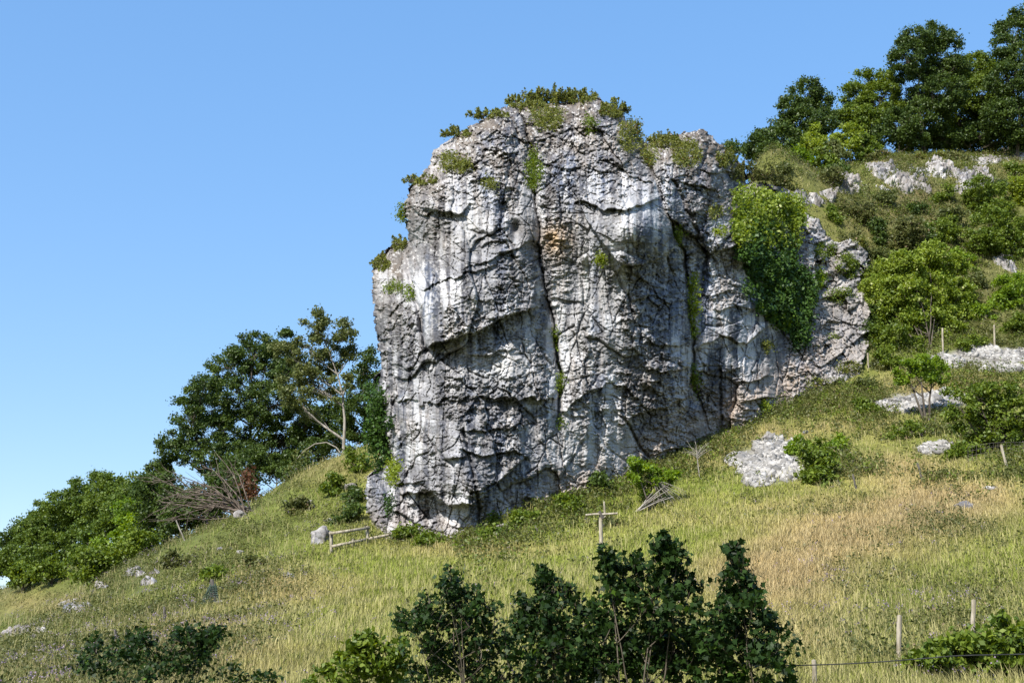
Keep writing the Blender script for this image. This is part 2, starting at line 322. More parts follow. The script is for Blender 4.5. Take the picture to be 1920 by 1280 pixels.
LEDGES = [([(765, 385), (800, 402), (835, 400), (866, 396), (880, 380)], 1.1, 26, 6), ([(800, 652), (850, 634), (890, 622), (930, 602), (1006, 574)], 1.9, 46, 5), ([(700, 660), (760, 690), (800, 655)], .5, 30, 8),
          ([(868, 662), (900, 668), (930, 660), (962, 652)], .6, 14, 6), ([(790, 540), (830, 525), (880, 510), (930, 498)], .6, 20, 8), ([(870, 505), (920, 488), (970, 462), (1000, 452)], .7, 16, 5),
          ([(925, 475), (960, 470)], .3, 10, 4), ([(900, 460), (950, 452)], .6, 22, 6), ([(740, 745), (790, 752), (850, 750), (880, 742)], .55, 26, 10), ([(870, 775), (895, 742), (960, 748), (1048, 742)], .9, 20, 8),
          ([(835, 860), (870, 856)], .9, 24, 2), ([(868, 842), (900, 852), (940, 846), (984, 854)], .8, 16, 7), ([(885, 930), (920, 915), (950, 890), (985, 856)], 1.3, 26, 5), ([(862, 800), (900, 806), (960, 800), (990, 790)], .6, 16, 8),
          ([(756, 922), (800, 918), (840, 950), (885, 945), (905, 935)], 1.7, 30, 6), ([(700, 860), (740, 905), (790, 900)], 1.0, 30, 6), ([(1060, 772), (1090, 742), (1130, 722), (1170, 726), (1205, 752)], .8, 22, 7), ([(1165, 795), (1200, 770), (1240, 762), (1290, 748)], 1.1, 24, 7),
          ([(1085, 378), (1105, 420), (1130, 455), (1160, 492), (1185, 500), (1215, 492), (1262, 470)], 1.5, 34, 5), ([(1060, 330), (1085, 372), (1130, 396), (1180, 388), (1235, 374)], 1.2, 24, 6), ([(1140, 302), (1190, 330), (1230, 345)], .6, 20, 8),
          ([(1160, 505), (1195, 520), (1230, 540)], .5, 16, 5), ([(1190, 560), (1225, 548), (1260, 566)], .7, 20, 8), ([(1215, 640), (1260, 650), (1290, 640)], .7, 24, 8), ([(1205, 690), (1240, 700), (1290, 690)], .7, 24, 8), ([(1335, 555), (1375, 545)], .7, 18, 3), ([(1345, 585), (1380, 572), (1410, 580)], .8, 22, 4),
          ([(1310, 655), (1350, 628), (1400, 640), (1440, 612)], .8, 26, 6), ([(1385, 716), (1412, 716), (1440, 706)], .9, 20, 3), ([(1395, 752), (1420, 748), (1450, 744)], 1.5, 18, 2), ([(1420, 775), (1460, 770), (1500, 745)], .9, 12, 5), ([(1340, 700), (1390, 688)], .5, 20, 6),
          ([(1340, 470), (1365, 466), (1395, 452)], 1.3, 26, 2), ([(1300, 345), (1340, 358)], .8, 24, 4), ([(1315, 318), (1350, 322), (1395, 330)], .9, 24, 5), ([(905, 262), (935, 248), (970, 262), (1005, 270)], .8, 24, 5), ([(1085, 245), (1120, 240), (1160, 232)], .7, 22, 5), ([(800, 300), (850, 284), (900, 270)], .5, 18, 5),
          ([(1005, 300), (1040, 310), (1080, 330)], .5, 22, 5), ([(700, 900), (740, 960), (790, 985)], .8, 26, 6), ([(1230, 850), (1280, 835), (1310, 845)], .7, 18, 5), ([(700, 580), (730, 590), (760, 560)], .6, 26, 6)]
def crag_relief(U, V):
    smooth = np.clip(.75 * blob(U, V, 1085, 560, 75, 150) + .8 * blob(U, V, 1190, 395, 30, 20) + .75 * blob(U, V, 1100, 850, 95, 70) + .7 * blob(U, V, 875, 435, 30, 35) + .6 * blob(U, V, 905, 690, 60, 28) + .5 * blob(U, V, 1020, 880, 50, 60)
                     + .6 * blob(U, V, 795, 580, 22, 30) + .6 * blob(U, V, 870, 985, 35, 28) + .7 * blob(U, V, 985, 650, 12, 60) + .5 * blob(U, V, 980, 400, 25, 140) + .5 * blob(U, V, 1390, 600, 40, 20) + .5 * blob(U, V, 1420, 735, 40, 16)
                     + .6 * blob(U, V, 765, 760, 50, 110) + .5 * blob(U, V, 800, 480, 30, 60) + .45 * blob(U, V, 1370, 680, 60, 60)
                     + .8 * sstep(-.10, .20, fbm(U / 50, V / 105, 271, 3)) * sstep(300, 420, V), 0, .92)
    rough = 1 - smooth
    rot = -.28
    Ww = U + 10 * fbm(U / 40, V / 40, 5, 3); Wv = V + 10 * fbm(U / 40, V / 40, 9, 3)
    p = 0
    f, id1 = facet(Ww, Wv, 130, .7, 1.3, rot * .5, 101, .9, .1); p = p + .95 * f * (1 - .3 * smooth)
    f, id2 = facet(Ww, Wv, 52, .75, 1.2, rot * .4, 111, 1.0, .3); p = p + .24 * f * (1 - .75 * smooth)
    f, id3 = facet(Ww, Wv, 25, .95, 1.0, rot, 121, 1.2, .4); p = p + .20 * f * rough
    f, id4 = facet(U, V, 12, 1.1, .85, rot, 131, 1.3, .5); p = p + .22 * f * rough
    f, id5 = facet(U, V, 6.5, 1.2, .85, rot, 141, 1.2, .5); p = p + .17 * f * (.35 + .65 * rough)
    f, id6 = facet(U, V, 3.6, 1.1, .8, rot, 151, 1.3, .4); p = p + .10 * f * (.3 + .7 * rough)
    for per, A, sl_, sd_ in ((80, .20, .22, 1), (34, .12, .2, 2), (14, .08, .25, 3)):
        s_ = (V + sl_ * (U - 900) * (1 - 2 * sstep(1000, 1350, U)) * .8 + per * .8 * fbm(U / (per * 2.6), V / (per * 1.8), 200 + sd_, 4)) / per
        f = s_ - np.floor(s_); md = sstep(-.35, .45, vn(U / (per * 1.8), np.floor(s_) * 3.7, 210 + sd_) + .4 * fbm(U / 90, V / 90, 220, 2))
        p = p + A * (f ** 1.6) * md * rough
    fl = fbm(U / 13, V / 240, 230, 3); fl2 = fbm(U / 34, V / 420, 235, 2)
    p = p + (.10 * fl + .26 * fl2) * (.35 + .9 * smooth)
    p = p + .10 * fbm(U / 3.6, V / 3.4, 240, 3, .6) * (.4 + rough) + .45 * fbm(U / 85, V / 100, 245, 3)
    for sc_, ax_, ay_, dp, wd, sd_ in ((70, .55, 2.2, .40, .035, 1), (34, .6, 1.7, .22, .05, 2), (46, 2.0, .6, .26, .04, 3)):
        ww = 6 * fbm(U / 30, V / 30, 280 + sd_, 3); f1, f2, _a, _b, cx, cy = voro((U + ww + .12 * V) / (sc_ * ax_), (V + ww - .22 * U) / (sc_ * ay_), 285 + sd_)
        gate = sstep(-.15, .25, fbm(U / 60, V / 60, 290 + sd_, 2)); p = p - dp * gate * np.clip(1 - (f2 - f1) / wd, 0, 1) + .16 * (hsh(cx, cy, 288 + sd_) - .5)
    for k, (pl, A, H, j) in enumerate(LEDGES): p = p + ledge(U, V, pl, A * .62, H, j, k)
    # nose and buttress bulges
    p = p + 1.5 * blob(U, V, 1195, 425, 62, 62) + 1.0 * blob(U, V, 900, 540, 90, 60) + .8 * blob(U, V, 850, 830, 60, 70) + .9 * blob(U, V, 860, 905, 40, 35) + .5 * blob(U, V, 1150, 640, 60, 90) + .9 * blob(U, V, 1380, 460, 26, 24)
    p = p - 1.4 * blob(U, V, 800, 965, 48, 34) - 1.0 * blob(U, V, 1235, 520, 34, 34) - .9 * blob(U, V, 945, 390, 14, 20) - 1.0 * blob(U, V, 968, 428, 10, 14) - .6 * blob(U, V, 740, 940, 20, 50) - .7 * blob(U, V, 790, 400, 30, 12)
    # main cleft: left buttress turns away towards it, wall to the right set back
    jt = 7 * fbm(U / 30, V / 26, 250, 4)
    for cr, wl, dl, dr, wr, cw, cd in ((CR1, 60, 1.5, .8, 120, 3.5, .8), (CR2, 60, 1.2, .4, 60, 6, .35)):
        t = U - line_u(cr, V) + jt
        pres = sstep(820, 700, V) * .8 + .2
        p = p - pres * np.where(t < 0, dl * np.clip(1 + t / wl, 0, 1) ** 1.6, dr * np.exp(-np.maximum(t, 0) / wr))
        p = p - cd * np.exp(-(t / cw) ** 2) * sstep(840, 720, V) * (.55 + .8 * np.clip(vn(V / 45., V * 0 + wl, 255) + .5, 0, 1))
    # secondary joints
    for k, (pl, wd, dp) in enumerate([([(1375, 330), (1400, 440)], 4, .6), ([(1262, 340), (1290, 400), (1325, 480), (1310, 560)], 5, .7), ([(1172, 785), (1190, 820), (1215, 860)], 3.5, .6), ([(868, 805), (880, 850), (895, 930), (900, 990)], 3.5, .5), ([(1350, 690), (1352, 800)], 3, .5),
                                      ([(763, 450), (768, 520), (790, 610), (800, 660)], 5, 1.0), ([(1330, 270), (1310, 330)], 4, .6), ([(950, 200), (975, 262)], 3, .6), ([(1150, 505), (1180, 560), (1200, 640)], 3, .35), ([(725, 700), (750, 800), (765, 900)], 5, .6)]):
        q = sorted(pl, key=lambda z: z[1]); t = U - line_u(pl, V) + 4 * fbm(U / 20, V / 14, 260 + k, 3)
        p = p - dp * np.exp(-(t / wd) ** 2) * sstep(q[0][1] - 8, q[0][1] + 4, V) * (1 - sstep(q[-1][1] - 4, q[-1][1] + 8, V))
    return p, id2, id3, id4, smooth
def sheet(name, outline, skyline, yfun, relief, colour, label, cat, step=1.25, back=7., edge=4., sky_r=4.5, sky_w=60., mt='rock', jag=5.):
    us = np.arange(min(p[0] for p in outline) - 8, max(p[0] for p in outline) + 8, step)
    vs = np.arange(min(p[1] for p in outline) - 8, max(p[1] for p in outline) + 8, step)
    U, V = np.meshgrid(us, vs)
    jx = jag * (facet(U, V, 22, 1, 1, .2, 801)[0] + .6 * facet(U, V, 9, 1, 1, .2, 811)[0]) + jag * .3 * fbm(U / 5, V / 5, 820, 2); jy = jag * (facet(U, V, 24, 1, 1, -.2, 821)[0] + .6 * facet(U, V, 10, 1, 1, .2, 831)[0])
    Uj, Vj = U + jx, V + jy
    ins = inside(Uj, Vj, outline); d = seg_dist(Uj, Vj, outline)
    ds = np.full(U.shape, 1e9)
    for (a, b), (c, e) in zip(skyline, skyline[1:]):
        L = (c - a) ** 2 + (e - b) ** 2 + 1e-9; t = np.clip(((Uj - a) * (c - a) + (Vj - b) * (e - b)) / L, 0, 1)
        ds = np.minimum(ds, np.hypot(Uj - a - t * (c - a), Vj - b - t * (e - b)))
    r = relief(U, V); p = r[0]
    k = np.clip(1 - ds / sky_w, 0, 1)
    Yd = yfun(U, V) - p * (1 - .35 * k) + sky_r * (1 - np.sqrt(np.clip(1 - k * k, 0, 1)))
    P = at(U, V, Yd)
    col = colour(U, V, r, ds)
    # front skin
    vid = ins.reshape(-1); nr, nc = U.shape
    fq = grid_faces(nr, nc); fq = fq[vid[fq].all(1)]
    # back skin: the same outline, pushed behind the front and rounded off towards its rim
    th = edge * .2 + back * np.sqrt(np.clip(1 - (1 - np.clip(d / 110, 0, 1)) ** 2, 0, 1))
    q = 6
    Ub, Vb = U[::q, ::q], V[::q, ::q]; Pb = at(Ub, Vb, (Yd + th)[::q, ::q])
    insb = ins[::q, ::q].reshape(-1) & (d[::q, ::q].reshape(-1) > q * step * .5); fb = grid_faces(*Ub.shape)[:, ::-1]; fb = fb[insb[fb].all(1)]
    # rim joins them: boundary edges of the front go back a little
    e = np.concatenate([fq[:, [0, 1]], fq[:, [1, 2]], fq[:, [2, 3]], fq[:, [3, 0]]])
    key = np.sort(e, 1); kk = key[:, 0].astype(np.int64) * (nr * nc) + key[:, 1]
    uq, inv, cnt = np.unique(kk, return_inverse=True, return_counts=True); be = e[cnt[inv] == 1]
    bv, binv = np.unique(be, return_inverse=True); be_l = binv.reshape(-1, 2)
    Uf, Vf, Yf = U.reshape(-1)[bv], V.reshape(-1)[bv], Yd.reshape(-1)[bv]
    n0 = nr * nc
    cu, cv = np.mean([o_[0] for o_ in outline]), np.mean([o_[1] for o_ in outline])
    Pr = at(Uf + (cu - Uf) * .015, Vf + (cv - Vf) * .015, Yf + edge)
    fr = np.stack([be[:, 1], be[:, 0], be_l[:, 0] + n0, be_l[:, 1] + n0], 1)
    fbk = fb + n0 + len(bv)
    co = np.concatenate([P.reshape(-1, 3), Pr, Pb.reshape(-1, 3)]); cc = np.concatenate([col.reshape(-1, 3), col.reshape(-1, 3)[bv], col[::q, ::q].reshape(-1, 3)])
    fa = np.concatenate([fq, fr, fbk]); used, fi = np.unique(fa, return_inverse=True)
    o = mesh(name, co[used], fi.reshape(-1, 4), 4, M[mt], col=cc[used], origin=at(cu, max(p_[1] for p_ in outline), float(np.median(Yd))))
    tag(o, label, cat)
    return o, (us, vs, Yd, ins)
def crag_colour(U, V, r, ds):
    _, id2, id3, id4, sm = r
    edgeband = sstep(120, 10, ds) * sstep(620, 420, V)
    top = np.clip(edgeband + .8 * blob(U, V, 1060, 230, 120, 60) + .5 * blob(U, V, 970, 300, 70, 90) + .6 * blob(U, V, 725, 520, 40, 80) + .45 * blob(U, V, 1330, 330, 70, 90) + .5 * blob(U, V, 1440, 480, 60, 80) + .3 * blob(U, V, 990, 480, 30, 120), 0, 1)
    base = line_v([(b[0], b[1]) for b in BL], U)
    wb = np.clip(sstep(120, 10, base - V) * sstep(950, 1120, U) * .9 + .6 * sstep(90, 0, base - V) + .9 * blob(U, V, 1042, 446, 20, 26) * 1.1 + .3 * blob(U, V, 1240, 740, 60, 60) + .35 * sstep(1420, 1560, U), 0, 1)
    c = rock_colour(U, V, .5 * id3 + .5 * id4, top, wb, 900, sm=sm)
    k = (.8 * blob(U, V, 1045, 450, 22, 28) * (1 + .6 * fbm(U / 8, V / 20, 951, 3)))[..., None]; k = np.clip(k, 0, .8)
    c = c * (1 - k) + np.array([.42, .27, .13]) * k
    k = np.clip((.75 * blob(U, V, 880, 430, 26, 42) + .6 * blob(U, V, 960, 690, 50, 40) + .45 * blob(U, V, 930, 690, 70, 30) + .5 * blob(U, V, 1190, 395, 36, 22) + .5 * blob(U, V, 1100, 850, 100, 80) + .45 * blob(U, V, 880, 985, 50, 30) + .35 * blob(U, V, 1080, 560, 80, 120)) * (.6 + .6 * fbm(U / 14, V / 60, 955, 3)), 0, .8)[..., None]
    c = c * (1 - k) + np.array([.50, .49, .475]) * k
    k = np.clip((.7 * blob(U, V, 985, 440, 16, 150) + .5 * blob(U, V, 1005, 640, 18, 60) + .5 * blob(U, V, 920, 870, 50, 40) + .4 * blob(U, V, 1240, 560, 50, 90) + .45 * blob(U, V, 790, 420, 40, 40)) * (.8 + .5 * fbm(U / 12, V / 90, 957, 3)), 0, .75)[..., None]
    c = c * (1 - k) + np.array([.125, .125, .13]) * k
    return c
crag, CG = sheet('limestone_crag', OUT, SKYP, lambda U, V: ctps(U / 100, V / 100), crag_relief, crag_colour,
                 'huge grey weathered limestone crag with streaked overhangs and a deep central crack', 'rock crag')
def crag_pt(u, v, off=0.):
    us, vs, Yd, ins = CG
    i = int(np.clip(np.searchsorted(us, u), 0, len(us) - 1)); j = int(np.clip(np.searchsorted(vs, v), 0, len(vs) - 1))
    return at(u, v, float(Yd[j, i]) - off)
OUT2 = [(1500, 405), (1515, 398), (1535, 410), (1540, 425), (1552, 440), (1570, 452), (1590, 448), (1612, 452), (1630, 480), (1618, 520), (1622, 560), (1638, 600), (1628, 650), (1612, 700), (1590, 760), (1530, 800), (1470, 780), (1470, 700), (1500, 640), (1518, 560), (1500, 480), (1490, 430)]
def rel2(U, V):
    p = 0; Wv = V + 8 * fbm(U / 30, V / 30, 9, 3); rim = 0
    upper = sstep(580, 500, V)
    f, i2 = facet(U, Wv, 44, 1.0, .85, -.4, 311, 1.1, .5); p = p + .9 * f
    f, i3 = facet(U, Wv, 20, 1.1, .85, -.4, 321, 1.2, .5); p = p + .5 * f * (.4 + .8 * upper)
    f, i4 = facet(U, V, 10, 1.1, .9, -.3, 331, 1.2, .5); p = p + .26 * f * (.5 + .6 * upper)
    p = p - .7 * upper * np.clip(fbm(U / 26, V / 20, 341, 3), 0, 1) * 2
    for sc_, dp, wd, sd_ in ((34, .45, .05, 1), (17, .25, .07, 2)):
        f1, f2, _a, _b, cx, cy = voro((U + .3 * V + 5 * fbm(U / 20, V / 20, 350, 3)) / sc_, (V - .35 * U) / (sc_ * .7), 352 + sd_); p = p - dp * np.clip(1 - (f2 - f1) / wd, 0, 1) + .25 * upper * (hsh(cx, cy, 356 + sd_) - .5)
    return p + .08 * fbm(U / 4, V / 4, 345, 3), i2, i3, i4, 0 * U
y2 = TPS([(14.9, 3.5), (15.4, 3.9), (16.3, 4.4), (15.2, 5.0), (16.4, 5.6), (15.3, 6.4), (16.3, 6.4), (14.7, 7.1), (15.3, 7.3), (16.2, 6.9), (16.2, 7.6), (15.0, 8)], [97, 96, 96.5, 91, 93, 87.2, 90, 82.8, 84.2, 87.6, 87, 83.5], .02)
def col2(U, V, r, ds):
    up = sstep(600, 520, V)
    return rock_colour(U, V, r[3], .35 + .2 * up, .3 * (1 - up), 1200, .36)
crag2, CG2 = sheet('rock_outcrop', OUT2, OUT2[:9], lambda U, V: y2(U / 100, V / 100), rel2, col2, 'pale broken limestone buttress sloping down beside the ivy gully', 'rock outcrop', step=1.5, back=3, edge=1.5, sky_r=1.5, sky_w=25)
# outcrops that break through the turf: a blocky heightfield patch that dives below the soil at its rim
def outcrop(u, v, wpx, hpx, label, ht=.8, seed=1, rot=0., cellm=.55, group=None, name='rock_outcrop'):
    c = ground_at(u, v); ends = [ground_at(u + a * wpx * .8, v + b * hpx * .8) for a in (-1, 0, 1) for b in (-1, 0, 1)]; ends = np.array([e_ for e_ in ends if abs(e_[1] - c[1]) < 14])
    x0, y0 = ends[:, :2].min(0) - .8; x1, y1 = ends[:, :2].max(0) + .8
    n = int(np.clip((x1 - x0) / .06, 30, 260)); m_ = int(np.clip((y1 - y0) / .06, 30, 260))
    x, y = np.meshgrid(np.linspace(x0, x1, n), np.linspace(y0, y1, m_)); g0 = zt(x, y)
    Up, Vp = proj(x, y, g0)
    rr = np.hypot((Up - u) / (wpx * .56), (Vp - v) / (hpx * .62)); nz = fbm(x / 1.3, y / 1.3, seed, 4) + .5 * fbm(x / .5, y / .5, seed + 8, 3)
    k = np.clip((.75 - rr) * 1.5 + 1.1 * nz, -1, 1) * 1.0; k = np.where(rr > 1.35, -1, k)
    f, i1 = facet(x, y, cellm * 2, 1.2, .8, rot, seed + 3, .9, -.3); f2, i2 = facet(x, y, cellm * .9, 1.2, .8, rot, seed + 4, .9, -.3); f3, i3 = facet(x, y, cellm * .4, 1.1, .9, rot, seed + 5, .9, -.2)
    z = g0 - .08 + np.where(k > 0, ht * (np.clip(k * 1.6, 0, 1) ** .6) * (.34 + .55 * f + .42 * f2 + .22 * f3), k * .8) + .04 * nz
    gy = (zt(x, y + .3, False) - zt(x, y - .3, False)) / .6; gx = (zt(x + .3, y, False) - zt(x - .3, y, False)) / .6; hz = z - g0; nl = np.sqrt(1 + gx * gx + gy * gy)
    hp = np.where(hz > 0, hz, 0); x = x - hp * gx / nl + .04 * nz; y = y - hp * gy / nl; z = np.where(hz > 0, g0 + hp / nl, z)
    cc = rock_colour(x * 34, z * 34 + y * 14, i2, .15 + 0 * x, .15 + 0 * x, seed + 77, .12)
    return tag(mesh(name, np.stack([x, y, z], -1).reshape(-1, 3), grid_faces(m_, n), 4, M['rock'], col=cc.reshape(-1, 3), origin=c), label, 'rock outcrop', group)
OC = [(1505, 372, 50, 30, 'pale knobbly rocks just above the top of the rock buttress', .9), (1440, 352, 44, 14, 'low pale rocks on the crest above the yellow-green climber', .6), (1540, 372, 60, 24, 'white rock shelf just right of the ivy top, on the upper slope', .9), (1590, 348, 56, 30, 'small pale outcrop below the skyline shrubs', 1.1),
      (1655, 325, 56, 34, 'squarish white outcrop at the left end of the upper rock band', 1.2), (1700, 340, 110, 46, 'broad broken white rock band across the upper right slope', 1.3), (1760, 318, 90, 30, 'stepped pale rocks above the broad white rock band', 1.0),
      (1820, 340, 80, 52, 'smooth pale rock slab at the right end of the upper rock band', 1.3), (1845, 300, 90, 18, 'thin line of white stones close below the skyline at right', .6), (1900, 296, 60, 14, 'white stones on the skyline turf at the right edge', .6),
      (1885, 492, 70, 30, 'low pinkish rock bank half hidden in scrub at the right edge', .7), (262, 1074, 62, 20, 'long white rock slab lying on the left slope', .55), (278, 1092, 34, 12, 'small white rock just below the long slab on the left slope', .45),
      (190, 1098, 44, 16, 'pale rock step at the edge of the left slope', .6), (140, 1136, 56, 20, 'broken grey rock scar low on the left edge of the slope', .45), (55, 1186, 84, 20, 'grey rock scar in the bottom left corner of the slope', .45),
      (545, 1080, 34, 22, 'small stony patch in the middle of the left grass slope', .45)]
for i, (u, v, a, b, lb, ht) in enumerate(OC): outcrop(u, v, a, b, lb, ht, 40 + 13 * i, -.3)
def boulder(u, v, wpx, hpx, label, seed, group=None, col=(.46, .44, .41)):
    r_ = np.random.default_rng(seed); c = ground_at(u, v); sc = wpx / 2 / F * c[1] * 1.03; hh = hpx / F * c[1] * .52
    th = np.linspace(0, math.pi, 30); ph = np.linspace(0, 2 * math.pi, 48)[:-1]
    T, Pq = np.meshgrid(th, ph, indexing='ij'); D = np.stack([np.sin(T) * np.cos(Pq), np.sin(T) * np.sin(Pq), np.cos(T)], -1)
    N = unit(r_.normal(size=(16, 3))); hk = r_.uniform(.62, 1., 16)
    dd = D @ N.T; rr = np.min(np.where(dd > .05, hk / np.maximum(dd, .05), 9), -1); rr = np.minimum(rr, 1.25)
    rr = rr + .30 * fbm(D[..., 0] * 2.5 + D[..., 2] * 2, D[..., 1] * 2.5 - D[..., 2] * 2, seed, 5, .6)
    P = D * rr[..., None] * np.array([sc, sc * .8, hh]); P = P + c + np.array([0, 0, hh * .15])
    n = len(ph); i = np.arange(len(th) - 1)[:, None] * n; j = np.arange(n)[None]; jn = (j + 1) % n
    fq = np.stack([i + j, i + n + j, i + n + jn, i + jn], -1).reshape(-1, 4)
    cc = rock_colour(P[..., 0] * 30, P[..., 2] * 30, .5 + 0 * T, .1 + 0 * T, .1 + 0 * T, seed, .2)
    return tag(mesh('boulder', P.reshape(-1, 3), fq, 4, M['rock'], col=cc.reshape(-1, 3), origin=c), label, 'boulder', group)
BO = [(452, 968, 24, 20, 'white boulder on the ridge below the purple flowers'), (602, 1014, 40, 44, 'large pale boulder at the left end of the wooden rail fence'), (582, 945, 14, 12, 'small white stone high on the slope left of the crag'),
      (655, 915, 24, 18, 'pale stone tucked in the shrubs close left of the crag foot'), (618, 976, 12, 10, 'small white stone just above the fence boulder'), (412, 1030, 12, 9, 'tiny white stone at mid height on the left slope'), (450, 1036, 14, 10, 'small white stone on the left slope, right of the tiny one'),
      (412, 1130, 16, 9, 'flat white stone at the foot of the netting post'), (1808, 952, 34, 22, 'grey boulder among purple flowers on the right slope'), (1862, 918, 30, 12, 'flat grey stone near the right edge above the grey boulder'), (1438, 828, 24, 18, 'rounded grey boulder at the top of the white scree'),
      (1785, 1198, 12, 9, 'white stone at the edge of the bramble in the bottom right corner'), (1510, 812, 12, 8, 'small white stone lying right of the scree in green turf'), (944, 990, 26, 14, 'pale block lying at the crag foot, in the grass')]
for i, b in enumerate(BO): boulder(*b, seed=500 + i)
# ------------------------------------------------------------------ loose scree
def stones(name, centers, sizes, label=None, cat=None):
    n = len(centers); cube = np.array([[x, y, z] for x in (-1, 1) for y in (-1, 1) for z in (-1, 1)], float)
    fc = np.array([[0, 1, 3, 2], [4, 6, 7, 5], [0, 4, 5, 1], [2, 3, 7, 6], [0, 2, 6, 4], [1, 5, 7, 3]])
    v = cube[None] * (sizes[:, None, None] * rng.uniform(.5, 1.1, (n, 1, 3))) * rng.uniform(.55, 1.15, (n, 8, 1))
    a = rdir(n); b = unit(np.cross(a, rdir(n))); c = np.cross(a, b); Rm = np.stack([a, b, c], 1)
    v = np.einsum('nij,njk->nik', v, Rm) + centers[:, None]
    f = fc[None] + (np.arange(n) * 8)[:, None, None]
    base = np.array([.34, .325, .305]) * rng.uniform(.35, 1.2, (n, 1)) * np.array([1, 1, 1]); col = np.repeat(base, 8, 0)
    return tag(mesh(name, v.reshape(-1, 3), f.reshape(-1, 4), 4, M['stone'], col=col, origin=centers.mean(0)), label, cat, kind='stuff')
def scree(u, v, blobs, n, lab, size=.065):
    pts = []
    for (bu, bv, ru, rv) in blobs:
        k = int(n / len(blobs))
        c = ground_at(bu, bv); t = ground_at(bu, bv - rv); b_ = ground_at(bu, bv + rv); rx = ru / F * c[1]; ry = abs(t[1] - b_[1]) / 2
        a = rng.uniform(0, 2 * math.pi, k); r_ = rng.uniform(0, 1, k) ** .62 * 1.12
        x = c[0] + np.cos(a) * r_ * rx; y = c[1] + np.sin(a) * r_ * ry; q_ = fbm(x / .9, y / .9, 79, 3) + (1 - r_) * .9 > -.02; x, y = x[q_], y[q_]; pts.append(np.stack([x, y, zt(x, y)], -1))
    P = np.concatenate(pts); s = size * rng.lognormal(0, .45, len(P)); P[:, 2] += s * .25
    stones('scree', P, s, lab, 'scree')
scree(1440, 860, [(1450, 845, 45, 22), (1425, 878, 60, 24), (1460, 890, 42, 16), (1400, 866, 36, 16), (1490, 835, 20, 10)], 30000, 'white scree fan below the right end of the crag')
scree(1700, 762, [(1690, 765, 45, 13), (1740, 755, 50, 14), (1780, 742, 40, 10)], 12000, 'white scree beneath the small leaning tree')
scree(1850, 670, [(1780, 680, 35, 10), (1840, 660, 50, 9), (1900, 668, 60, 12), (1880, 690, 40, 8)], 15000, 'white scree bank under the fence posts at the right edge')
scree(1755, 840, [(1755, 841, 28, 9)], 2600, 'small white scree patch left of the dark hawthorn')
# ------------------------------------------------------------------ foliage kit
LEAF = []
def leaves(P, size, up=.25, elong=1.7, outward=None):
    """diamond leaves at P (N,3): returns verts (N*4,3)"""
    n = len(P); nrm = unit(rdir(n) + np.array([0, 0, up]) + (0 if outward is None else outward * .6))
    a = unit(np.cross(nrm, rdir(n))); b = np.cross(nrm, a)
    s = size * rng.uniform(.6, 1.3, (n, 1))
    A = a * s * elong * .5; B = b * s * .5
    fold = nrm * s * .12
    return np.stack([P - A, P + B + fold, P + A, P - B + fold], 1).reshape(-1, 3)
MAPLE = np.array([(0, 0), (.30, -.06), (.20, .14), (.55, .22), (.36, .40), (.30, .44), (.14, .62), (.10, .66), (0, .98), (-.10, .66), (-.14, .62), (-.30, .44), (-.36, .40), (-.55, .22), (-.20, .14), (-.30, -.06)])
def maple(P, size, up=.5):
    n = len(P); nrm = unit(rdir(n) * .8 + np.array([0, -.25, up])); a = unit(np.cross(nrm, rdir(n))); a[:, 2] -= .25; a = unit(a); b = unit(np.cross(nrm, a))
    s = size * rng.uniform(.55, 1.2, (n, 1, 1)); m = MAPLE[None]
    bend = -.25 * (m[..., 0:1] ** 2 + .4 * m[..., 1:2] ** 2)
    return (P[:, None] + s * (m[..., 1:2] * a[:, None] + m[..., 0:1] * b[:, None] + bend * nrm[:, None])).reshape(-1, 3), 16
def crown_mesh(name, P, size, mt, parent, kind='diamond', bias=None, up=.25, elong=1.7, outward=None):
    n = len(P)
    if kind == 'maple': v, k = maple(P, size)
    else: v, k = leaves(P, size, up, elong, outward), 4
    val = rng.uniform(0, 1, n) if bias is None else np.clip(bias + rng.normal(0, .22, n), 0, 1)
    return mesh(name, v, np.arange(n * k), k, M[mt], parent, val=np.repeat(val, k))
def tubes(name, lines, mt, parent=None, sides=5, label=None):
    """lines: list of (pts (k,3), radii (k,))"""
    vs, fs, off = [], [], 0
    ang = np.arange(sides) * 2 * math.pi / sides
    for pts, rad in lines:
        pts = np.asarray(pts, float); rad = np.asarray(rad, float); k = len(pts)
        t = unit(np.gradient(pts, axis=0)); ref = np.where(np.abs(t[:, 2:3]) > .9, np.array([[1., 0, 0]]), np.array([[0, 0, 1.]]))
        a = unit(np.cross(t, ref)); b = np.cross(t, a)
        ring = pts[:, None] + rad[:, None, None] * (np.cos(ang)[None, :, None] * a[:, None] + np.sin(ang)[None, :, None] * b[:, None])
        vs.append(ring.reshape(-1, 3)); i = np.arange(k - 1)[:, None] * sides; j = np.arange(sides)[None]; jn = (j + 1) % sides
        fs.append((np.stack([i + j, i + jn, i + sides + jn, i + sides + j], -1) + off).reshape(-1, 4)); off += k * sides
    return mesh(name, np.concatenate(vs), np.concatenate(fs), 4, M[mt], parent, smooth=True)
def curve(a, b, sag, k=7, wob=.06):
    a = np.asarray(a, float); b = np.asarray(b, float); t = np.linspace(0, 1, k)[:, None]; L = np.linalg.norm(b - a)
    p = a + (b - a) * t + np.sin(t * math.pi) * np.asarray(sag, float)
    w_ = np.cumsum(rng.normal(0, wob * L / k, (k, 3)), 0); w_ -= t * w_[-1]; return p + w_ * np.sin(t * math.pi * .9)
def clumps(c, r, n, squash=.8):
    d = rdir(n); rad = r * rng.uniform(.45, 1.0, (n, 1)) ** .6
    return c + d * rad * np.array([1, .9, squash])
